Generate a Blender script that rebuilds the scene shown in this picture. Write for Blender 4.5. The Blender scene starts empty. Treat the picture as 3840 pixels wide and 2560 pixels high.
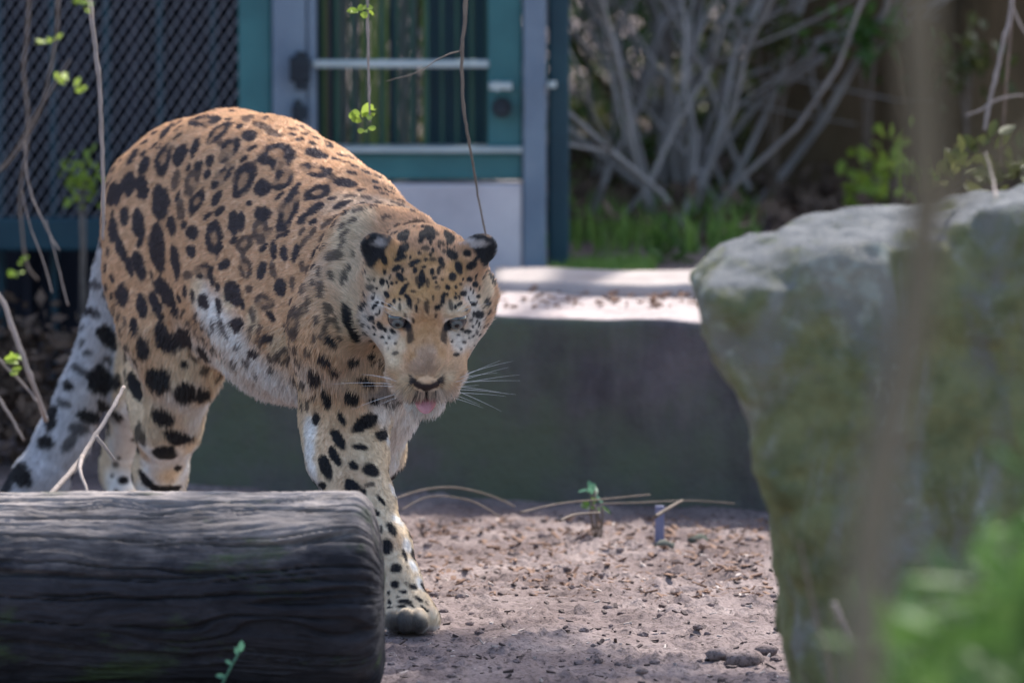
import bpy, bmesh, math, random
from mathutils import Vector, Matrix
random.seed(7)
SC = bpy.context.scene; COL = SC.collection
# ------------------------------------------------------------------ camera, sky, sun, exposure
cam = bpy.data.cameras.new('camera'); camo = bpy.data.objects.new('camera', cam); COL.objects.link(camo); SC.camera = camo
cam.sensor_width = 36; cam.lens = 192; cam.clip_start = .2; cam.clip_end = 300
camo.location = (0, 0, 1.2); camo.rotation_euler = (math.radians(90-5.71), 0, 0)
cam.dof.use_dof = True; cam.dof.focus_distance = 7.88; cam.dof.aperture_fstop = 4.2
world = bpy.data.worlds.new('World'); SC.world = world; world.use_nodes = True
wn = world.node_tree; sky = wn.nodes.new('ShaderNodeTexSky'); sky.sky_type = 'NISHITA'; sky.sun_disc = False
SUN_EL, SUN_AZ = math.radians(52), math.radians(28)        # behind the scene, a little to the right
sky.sun_elevation = SUN_EL; sky.sun_rotation = SUN_AZ; sky.air_density = 1.0; sky.dust_density = 2.5; sky.ozone_density = 1.0
bg = wn.nodes['Background']; bg.inputs['Strength'].default_value = .13; wn.links.new(sky.outputs[0], bg.inputs[0])
sl = bpy.data.lights.new('sun', 'SUN'); sl.energy = 2.8; sl.angle = math.radians(1.2); sl.color = (1, .95, .88)
so = bpy.data.objects.new('sun', sl); COL.objects.link(so)
sd = Vector((math.sin(SUN_AZ)*math.cos(SUN_EL), math.cos(SUN_AZ)*math.cos(SUN_EL), math.sin(SUN_EL)))
so.rotation_euler = sd.to_track_quat('Z', 'Y').to_euler(); so.location = (3, 12, 9)
SC.view_settings.view_transform = 'Standard'; SC.view_settings.look = 'None'; SC.view_settings.gamma = 1; SC.view_settings.exposure = 1.5
SC.render.engine = 'CYCLES'; SC.cycles.max_bounces = 6; SC.cycles.diffuse_bounces = 3; SC.cycles_curves.shape = 'RIBBONS'

# ------------------------------------------------------------------ helpers
def tag(o, label=None, cat=None, group=None, kind=None):
    if label: o['label'] = label
    if cat: o['category'] = cat
    if group: o['group'] = group
    if kind: o['kind'] = kind
    return o
GROUPS = {'hanging_twig': 'twigs hanging or standing in front of the enclosure', 'dry_stalk': 'dry stalks around the boulder', 'bare_shrub': 'bare grey shrubs right of the gate', 'leafy_shrub': 'leafy shrubs in the background', 'tree': 'trees behind the boulder', 'small_plant': 'small green plants about the enclosure'}
def empty(name, loc, label, cat, group=None):
    o = bpy.data.objects.new(name, None); COL.objects.link(o); o.location = loc; o.empty_display_size = .1
    bpy.context.view_layer.update(); return tag(o, label, cat, group or GROUPS.get(name))
def link(name, me, mat=None, parent=None):
    o = bpy.data.objects.new(name, me); COL.objects.link(o)
    if mat: me.materials.append(mat)
    if parent is not None:
        o.parent = parent; o.matrix_parent_inverse = Matrix.Translation(-Vector(parent.location)) if parent.parent is None else parent_inv(parent)
    return o
def parent_inv(p):
    bpy.context.view_layer.update(); return p.matrix_world.inverted()
def mesh(name, V, F, smooth=False):
    me = bpy.data.meshes.new(name)
    me.from_pydata([tuple(v) for v in V], [], [tuple(f) for f in F])
    if smooth: me.polygons.foreach_set('use_smooth', [True]*len(me.polygons))
    me.update(); return me
def big_mesh(name, V, Q, smooth=True):
    V = np.ascontiguousarray(V, np.float32); Q = np.ascontiguousarray(Q, np.int32); k = Q.shape[1]
    me = bpy.data.meshes.new(name); me.vertices.add(len(V)); me.vertices.foreach_set('co', V.ravel())
    me.loops.add(Q.size); me.loops.foreach_set('vertex_index', Q.ravel())
    me.polygons.add(len(Q)); me.polygons.foreach_set('loop_start', np.arange(len(Q), dtype=np.int32)*k)
    me.polygons.foreach_set('use_smooth', [smooth]*len(Q)); me.update(calc_edges=True); return me
def set_col(me, C, name='col'):
    a = me.attributes.new(name, 'FLOAT_COLOR', 'POINT'); c = np.ones((len(C), 4), np.float32); c[:, :3] = C; a.data.foreach_set('color', c.ravel())

class MB:
    """collects simple shapes into one mesh"""
    def __init__(s): s.V = []; s.F = []
    def add(s, V, F):
        b = len(s.V); s.V += [tuple(v) for v in V]; s.F += [tuple(i+b for i in f) for f in F]; return s
    def box(s, x0, x1, y0, y1, z0, z1, bev=0.0):
        if bev <= 0:
            V = [(x, y, z) for x in (x0, x1) for y in (y0, y1) for z in (z0, z1)]
            return s.add(V, [(0,1,3,2),(4,6,7,5),(0,4,5,1),(2,3,7,6),(0,2,6,4),(1,5,7,3)])
        bm = bmesh.new(); bmesh.ops.create_cube(bm, size=1)
        for v in bm.verts: v.co = Vector(((x0+x1)/2+v.co.x*(x1-x0), (y0+y1)/2+v.co.y*(y1-y0), (z0+z1)/2+v.co.z*(z1-z0)))
        bmesh.ops.bevel(bm, geom=bm.edges[:], offset=bev, segments=2, affect='EDGES', profile=.6)
        bm.verts.index_update(); s.add([v.co[:] for v in bm.verts], [[v.index for v in f.verts] for f in bm.faces]); bm.free(); return s
    def tube(s, pts, rad, seg=8, cap=True):
        pts = [Vector(p) for p in pts]; n = len(pts); rad = rad if hasattr(rad, '__len__') else [rad]*n
        t = (pts[1]-pts[0]).normalized(); u = t.orthogonal().normalized(); b = len(s.V)
        for i, p in enumerate(pts):
            t2 = (pts[min(i+1, n-1)]-pts[max(i-1, 0)]).normalized(); u = (u-t2*u.dot(t2)).normalized(); w = t2.cross(u)
            for k in range(seg):
                a = 2*math.pi*k/seg; s.V.append(tuple(p+(u*math.cos(a)+w*math.sin(a))*rad[i]))
        for i in range(n-1):
            for k in range(seg):
                k2 = (k+1) % seg; s.F.append((b+i*seg+k, b+i*seg+k2, b+(i+1)*seg+k2, b+(i+1)*seg+k))
        if cap: s.F.append(tuple(b+k for k in range(seg))[::-1]); s.F.append(tuple(b+(n-1)*seg+k for k in range(seg)))
        return s
    def build(s, name, mat, parent=None, smooth=False): return link(name, mesh(name, s.V, s.F, smooth), mat, parent)

def nd(nt, t, **kw):
    n = nt.nodes.new(t)
    for k, v in kw.items():
        if k in n.inputs: n.inputs[k].default_value = v
        else: setattr(n, k, v)
    return n
def ramp(nt, fac, stops, interp='LINEAR'):
    r = nt.nodes.new('ShaderNodeValToRGB'); r.color_ramp.interpolation = interp; e = r.color_ramp.elements
    while len(e) < len(stops): e.new(.5)
    for i, (p, c) in enumerate(stops): e[i].position = p; e[i].color = (*c, 1)
    nt.links.new(fac, r.inputs[0]); return r.outputs[0]
def mixc(nt, fac, a, b, mode='MIX'):
    m = nt.nodes.new('ShaderNodeMix'); m.data_type = 'RGBA'; m.blend_type = mode
    for s, v in ((0, fac), (6, a), (7, b)):
        if hasattr(v, 'is_output'): nt.links.new(v, m.inputs[s])
        else: m.inputs[s].default_value = v if s == 0 else (*v, 1)
    return m.outputs[2]
def noise(nt, scale, detail=6, rough=.6, stretch=None, dist=0, coord='Object'):
    tc = nt.nodes.new('ShaderNodeTexCoord'); n = nt.nodes.new('ShaderNodeTexNoise'); v = tc.outputs[coord]
    if stretch:
        mp = nt.nodes.new('ShaderNodeMapping'); mp.inputs['Scale'].default_value = stretch; nt.links.new(v, mp.inputs[0]); v = mp.outputs[0]
    nt.links.new(v, n.inputs['Vector']); n.inputs['Scale'].default_value = scale; n.inputs['Detail'].default_value = detail
    n.inputs['Roughness'].default_value = rough; n.inputs['Distortion'].default_value = dist; return n.outputs[0]
def material(name, stops=None, scale=10, rough=.8, bump=.3, bscale=60, stretch=None, spec=.3, metal=0, extra=None, bdist=.004, trans=0):
    m = bpy.data.materials.new(name); m.use_nodes = True; nt = m.node_tree; b = nt.nodes['Principled BSDF']
    b.inputs['Roughness'].default_value = rough; b.inputs['Specular IOR Level'].default_value = spec; b.inputs['Metallic'].default_value = metal
    c = ramp(nt, noise(nt, scale, stretch=stretch), stops)
    if extra: c = extra(nt, c)
    nt.links.new(c, b.inputs['Base Color'])
    if bump:
        bp = nt.nodes.new('ShaderNodeBump'); bp.inputs['Strength'].default_value = bump; bp.inputs['Distance'].default_value = bdist
        nt.links.new(noise(nt, bscale, 8, .65, stretch=stretch), bp.inputs['Height']); nt.links.new(bp.outputs[0], b.inputs['Normal'])
    if trans:
        tr = nt.nodes.new('ShaderNodeBsdfTranslucent'); nt.links.new(c, tr.inputs[0]); ms = nt.nodes.new('ShaderNodeMixShader'); ms.inputs[0].default_value = trans
        nt.links.new(b.outputs[0], ms.inputs[1]); nt.links.new(tr.outputs[0], ms.inputs[2]); nt.links.new(ms.outputs[0], nt.nodes['Material Output'].inputs[0])
    return m
# ------------------------------------------------------------------ leopard: volume
import numpy as np
CAM_H, CAM_F, CAM_PITCH = 1.2, 5461.3, math.radians(5.71)
def P(px, py, d):
    """world point seen at picture position (px,py) when it stands d metres away along +Y"""
    x = (px-512)/CAM_F; y = -(py-341)/CAM_F
    c, s = math.cos(CAM_PITCH), math.sin(CAM_PITCH)
    dy = c + y*s; dz = -s + y*c
    t = d/dy
    return np.array([x*t, d, CAM_H + dz*t])
def unit(v):
    v = np.asarray(v, float); return v/np.linalg.norm(v)

HC = P(426.5, 302, 7.86)                     # head centre
_ph = math.radians(41)
HX = unit((1, 0.04, -0.02)); HF = unit((0.0, -math.cos(_ph), -math.sin(_ph))); HF = unit(HF-HX*HF.dot(HX)); HU = np.cross(HF, HX)
def H(x, f, u): return HC + HX*x + HF*f + HU*u

PR = []      # primitives: (kind, params, k, op, tag)
def cone(a, ra, b, rb, k=.03, op='+', comb=None): PR.append(('c', np.array(a, float), ra, np.array(b, float), rb, k, op))
def chain(pts, k=.03):
    for (a, ra), (b, rb) in zip(pts, pts[1:]): cone(a, ra, b, rb, k)
def ell(c, axes, r, k=.02, op='+'): PR.append(('e', np.array(c, float), np.array(axes, float), np.array(r, float), None, k, op))
HAX = (HX, HF, HU)
BF = unit((.57, -.82, 0)); BL = unit((.82, .57, 0)); UP = np.array([0, 0, 1.])

def ground_pt(px, d, z):
    p = P(px, 300, d); return np.array([p[0], d, z])

# torso ------------------------------------------------------
chain([(P(370,255,8.12), .074), (P(340,238,8.22), .096), (P(300,218,8.34), .108), (P(262,197,8.44), .112), (P(226,190,8.54), .112), (P(190,195,8.64), .106), (P(160,204,8.72), .096)], .03)
chain([(P(352,338,8.04), .080), (P(322,334,8.12), .096), (P(285,322,8.24), .104), (P(245,295,8.36), .100), (P(205,263,8.50), .090), (P(172,240,8.62), .085)], .06)
chain([(P(345,285,8.12), .115), (P(300,272,8.27), .112), (P(240,240,8.44), .105), (P(180,225,8.62), .095)], .05)
cone(P(396,328,8.06), .072, P(366,370,8.02), .06, .05)        # chest front
# neck
chain([(H(0,-.05,-.012), .070), (P(400,278,8.00), .078), (P(374,280,8.10), .096)], .05)
cone(H(0,-.03,-.05), .055, P(382,340,8.02), .085, .05)
# right fore leg (near)
cone(P(356,236,7.99), .040, P(332,330,7.945), .066, .035)
chain([(P(334,330,7.95), .066), (P(341,420,8.00), .058), (P(347,455,7.96), .053), (P(362,500,7.90), .040), (P(384,545,7.85), .032), (P(397,580,7.82), .029)], .03)
PAW = P(407, 612, 7.80)
cone(P(397,580,7.82), .030, P(406,604,7.80), .032, .02)
# left fore leg (far)
chain([(P(392,345,8.08), .060), (P(387,402,8.10), .044), (P(374,455,8.16), .034), (P(362,510,8.26), .030), (ground_pt(352, 8.32, .06), .027)], .03)
# right hind leg (near)
chain([(P(172,215,8.60), .088), (P(160,275,8.53), .082), (P(170,335,8.46), .066), (P(184,372,8.43), .042)], .05)
chain([(P(182,368,8.44), .050), (P(168,425,8.52), .046), (P(160,472,8.62), .037), (ground_pt(162, 8.66, .075), .028), (ground_pt(163, 8.60, .04), .027)], .03)
cone(P(140,240,8.66), .055, P(150,390,8.56), .040, .05)
# left hind leg (far)
chain([(P(196,230,8.78), .075), (P(160,330,8.80), .062), (P(136,392,8.88), .040), (P(121,455,9.02), .026), (ground_pt(119, 9.02, .075), .025), (ground_pt(122, 8.98, .04), .025)], .03)
# tail
chain([(P(140,195,8.80), .045), (P(119,222,8.84), .030), (P(109,272,8.88), .028), (P(99,335,8.88), .032), (P(84,390,8.87), .036), (P(63,440,8.85), .038), (P(40,478,8.83), .038), (P(14,512,8.82), .034), (P(-8,536,8.82), .026)], .02)
# paws
def paw(c, fwd, s=1.0):
    fwd = unit(fwd); sd = np.cross(fwd, UP)
    ell(c, (sd, fwd, UP), (.040*s, .044*s, .024*s), .02)
    for i, (a, f) in enumerate(((-.028, .026), (-.010, .040), (.010, .040), (.028, .026))):
        ell(c+sd*a*s+fwd*f*s+UP*(-.002), (sd, fwd, UP), (.0135*s, .025*s, .0185*s), .0025)
paw(ground_pt(409, 7.80, .024), (.12, -1, 0), 1.0)
paw(ground_pt(352, 8.30, .024), (.5, -1, 0), .95)
paw(ground_pt(165, 8.57, .024), (.5, -1, 0), .95)
paw(ground_pt(124, 8.95, .024), (.5, -1, 0), .95)
# head -------------------------------------------------------
ell(H(0,-.040,.012), HAX, (.068,.080,.058), .03)
ell(H(0,.014,.024), HAX, (.056,.056,.036), .03)
for s in (-1, 1):
    ell(H(s*.055,-.030,-.028), HAX, (.040,.052,.055), .03)
    ell(H(s*.045,.020,-.022), HAX, (.036,.045,.040), .025)
    ell(H(s*.031,.062,-.038), (unit(HX-HF*s*.35), unit(HF+HX*s*.35), HU), (.022,.050,.024), .03)
    ell(H(s*.040,.046,.037), HAX, (.022,.018,.009), .014)     # brow
cone(H(0,.045,-.022), .041, H(0,.098,-.046), .031, .03)
ell(H(0,.078,-.004), (HX, unit(HF-HU*.34), unit(HU+HF*.34)), (.0315,.066,.021), .016)         # broad nose bridge
for s in (-1, 1):
    ell(H(s*.0225,.104,-.045), HAX, (.0238,.029,.0205), .010)   # whisker pads
ell(H(0,.096,-.0905), HAX, (.029,.031,.0165), .014)             # chin
ell(H(0,.133,-.026), HAX, (.0190,.010,.011), .006)            # nose leather
cone(H(0,.138,-.040), .0032, H(0,.132,-.060), .0032, .006, '-')   # philtrum
ell(H(0,.126,-.0690), HAX, (.021,.028,.0110), .006, '-')      # open mouth
for s in (-1, 1):
    ell(H(s*.0125,.141,-.030), HAX, (.0045,.004,.0028), .002, '-')    # nostril
    ell(H(s*.0425,.066,.0240), (unit(HX-HU*s*.1), HF, HU), (.0138,.014,.0060), .004, '-')   # eye opening
# ears: cupped shells seen from their backs
EARS = []
for s in (-1, 1):
    c = H(s*.074,-.050,.060) if s > 0 else H(s*.070,-.050,.058)
    out = unit(HX*s*.85+HU*.45-HF*.25); back = unit(HU*.25+HF*.85+HX*s*.15); back = unit(back-out*back.dot(out)); w = np.cross(out, back)
    EARS.append((c, out, back, w))
    ell(c, (out, back, w), (.0260,.008,.0240), .010)
    ell(c-back*.010+out*.004, (out, back, w), (.021,.008,.017), .006, '-')
    ell(H(s*.058,-.042,.040), HAX, (.022,.022,.024), .018)

def prim_dist(pr, X, Y, Z):
    if pr[0] == 'c':
        _, a, ra, b, rb, k, op = pr
        ba = b-a; L2 = float(ba.dot(ba)); px, py, pz = X-a[0], Y-a[1], Z-a[2]
        t = np.clip((px*ba[0]+py*ba[1]+pz*ba[2])/L2, 0, 1)
        return np.sqrt((px-ba[0]*t)**2+(py-ba[1]*t)**2+(pz-ba[2]*t)**2)-(ra+(rb-ra)*t)
    _, c, ax, r, _, k, op = pr
    px, py, pz = X-c[0], Y-c[1], Z-c[2]
    q = [(px*ax[i][0]+py*ax[i][1]+pz*ax[i][2]) for i in range(3)]
    k0 = np.sqrt(sum((q[i]/r[i])**2 for i in range(3)))+1e-9; k1 = np.sqrt(sum((q[i]/r[i]**2)**2 for i in range(3)))+1e-9
    return k0*(k0-1)/k1
def prim_box(pr):
    if pr[0] == 'c': m = max(pr[2], pr[4]); return np.minimum(pr[1], pr[3])-m, np.maximum(pr[1], pr[3])+m
    m = pr[3].max(); return pr[1]-m, pr[1]+m

def build_grid(h=.004):
    lo = np.min([prim_box(p)[0] for p in PR], 0)-.03; hi = np.max([prim_box(p)[1] for p in PR], 0)+.03
    n = np.ceil((hi-lo)/h).astype(int)+1
    G = np.full(n, .08, np.float32)
    ax = [lo[i]+h*np.arange(n[i]) for i in range(3)]
    for pr in PR:
        k, op = pr[5], pr[6]; b0, b1 = prim_box(pr); m = k+.045
        i0 = np.clip(((b0-m-lo)/h).astype(int), 0, n-1); i1 = np.clip(((b1+m-lo)/h).astype(int)+2, 0, n)
        X, Y, Z = (ax[0][i0[0]:i1[0], None, None].astype(np.float32), ax[1][None, i0[1]:i1[1], None].astype(np.float32), ax[2][None, None, i0[2]:i1[2]].astype(np.float32))
        d = prim_dist(pr, X, Y, Z); S = (slice(i0[0], i1[0]), slice(i0[1], i1[1]), slice(i0[2], i1[2]))
        g = G[S]
        if op == '+':
            hh = np.maximum(k-np.abs(g-d), 0)/k; G[S] = np.minimum(g, d)-hh*hh*k*.25
        else:
            d = -d; hh = np.maximum(k-np.abs(g-d), 0)/k; G[S] = np.maximum(g, d)+hh*hh*k*.25
    # relax the torso's volume so muscles run into each other; head and feet keep their detail
    B = G.copy()
    for _ in range(3):
        for a in range(3):
            C = np.cumsum(np.pad(B, [(5, 4) if q == a else (0, 0) for q in range(3)], mode='edge'), axis=a, dtype=np.float64)
            sl0 = [slice(None)]*3; sl1 = [slice(None)]*3; sl0[a] = slice(0, -8); sl1[a] = slice(8, None)
            D = (C[tuple(sl1)]-C[tuple(sl0)])/8
            sl = [slice(None)]*3; sl[a] = slice(0, n[a]); B = D[tuple(sl)].astype(np.float32)
    X, Y, Z = ax[0][:, None, None], ax[1][None, :, None], ax[2][None, None, :]
    w = np.clip((np.sqrt((X-HC[0])**2+(Y-HC[1])**2+(Z-HC[2])**2)-.15)/.05, 0, 1)*np.clip((Z-.22)/.1, 0, 1)*np.clip((.05-(X-HC[0])-.15)/.02+6, 0, 1)
    G = (G*(1-w)+(B-.002)*w).astype(np.float32)
    # the soles rest on the ground
    G = np.maximum(G, (-(ax[2]-.001))[None, None, :].astype(np.float32))
    return G, lo, h
def sample(G, lo, h, Q):
    f = (Q-lo)/h; n = np.array(G.shape)-2; i = np.clip(f.astype(int), 0, n); t = np.clip(f-i, 0, 1)
    x, y, z = i.T; a, b, c = t.T; r = 0
    for dx in (0, 1):
        for dy in (0, 1):
            for dz in (0, 1):
                r = r+G[x+dx, y+dy, z+dz]*(a if dx else 1-a)*(b if dy else 1-b)*(c if dz else 1-c)
    return r
def gradient(G, lo, h, Q, e=.004):
    g = np.stack([sample(G, lo, h, Q+np.eye(3)[i]*e)-sample(G, lo, h, Q-np.eye(3)[i]*e) for i in range(3)], 1)
    return g/(np.linalg.norm(g, axis=1, keepdims=True)+1e-9)
def surface_nets(G, lo, h):
    S = G < 0; n = np.array(G.shape)
    c = np.zeros(n-1, np.int8)
    for dx in (0, 1):
        for dy in (0, 1):
            for dz in (0, 1): c += S[dx:n[0]-1+dx, dy:n[1]-1+dy, dz:n[2]-1+dz]
    cells = np.argwhere((c > 0) & (c < 8)); idx = -np.ones(n-1, np.int32); idx[tuple(cells.T)] = np.arange(len(cells))
    acc = np.zeros((len(cells), 3)); cnt = np.zeros(len(cells))
    for a in range(3):
        o = [q for q in range(3) if q != a]
        for u in (0, 1):
            for v in (0, 1):
                p0 = cells.copy(); p0[:, o[0]] += u; p0[:, o[1]] += v; p1 = p0.copy(); p1[:, a] += 1
                g0 = G[tuple(p0.T)]; g1 = G[tuple(p1.T)]; m = (g0 < 0) != (g1 < 0)
                t = np.where(m, g0/(g0-g1+1e-12), 0); q = p0.astype(float); q[:, a] += t
                acc[m] += q[m]; cnt[m] += 1
    V = lo+h*acc/cnt[:, None]
    F = []
    for a in range(3):
        o1, o2 = (a+1) % 3, (a+2) % 3
        s0 = [slice(None)]*3; s1 = [slice(None)]*3; s0[a] = slice(0, -1); s1[a] = slice(1, None)
        A, B = S[tuple(s0)], S[tuple(s1)]; e = np.argwhere(A != B)
        e = e[(e[:, o1] > 0) & (e[:, o2] > 0) & (e[:, o1] < n[o1]-1) & (e[:, o2] < n[o2]-1)]
        ins = A[tuple(e.T)]
        def cid(d1, d2):
            q = e.copy(); q[:, o1] -= d1; q[:, o2] -= d2; return idx[tuple(q.T)]
        Q = np.stack([cid(1, 1), cid(0, 1), cid(0, 0), cid(1, 0)], 1)
        Q[~ins] = Q[~ins][:, ::-1]; F.append(Q)
    return V, np.concatenate(F)
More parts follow.
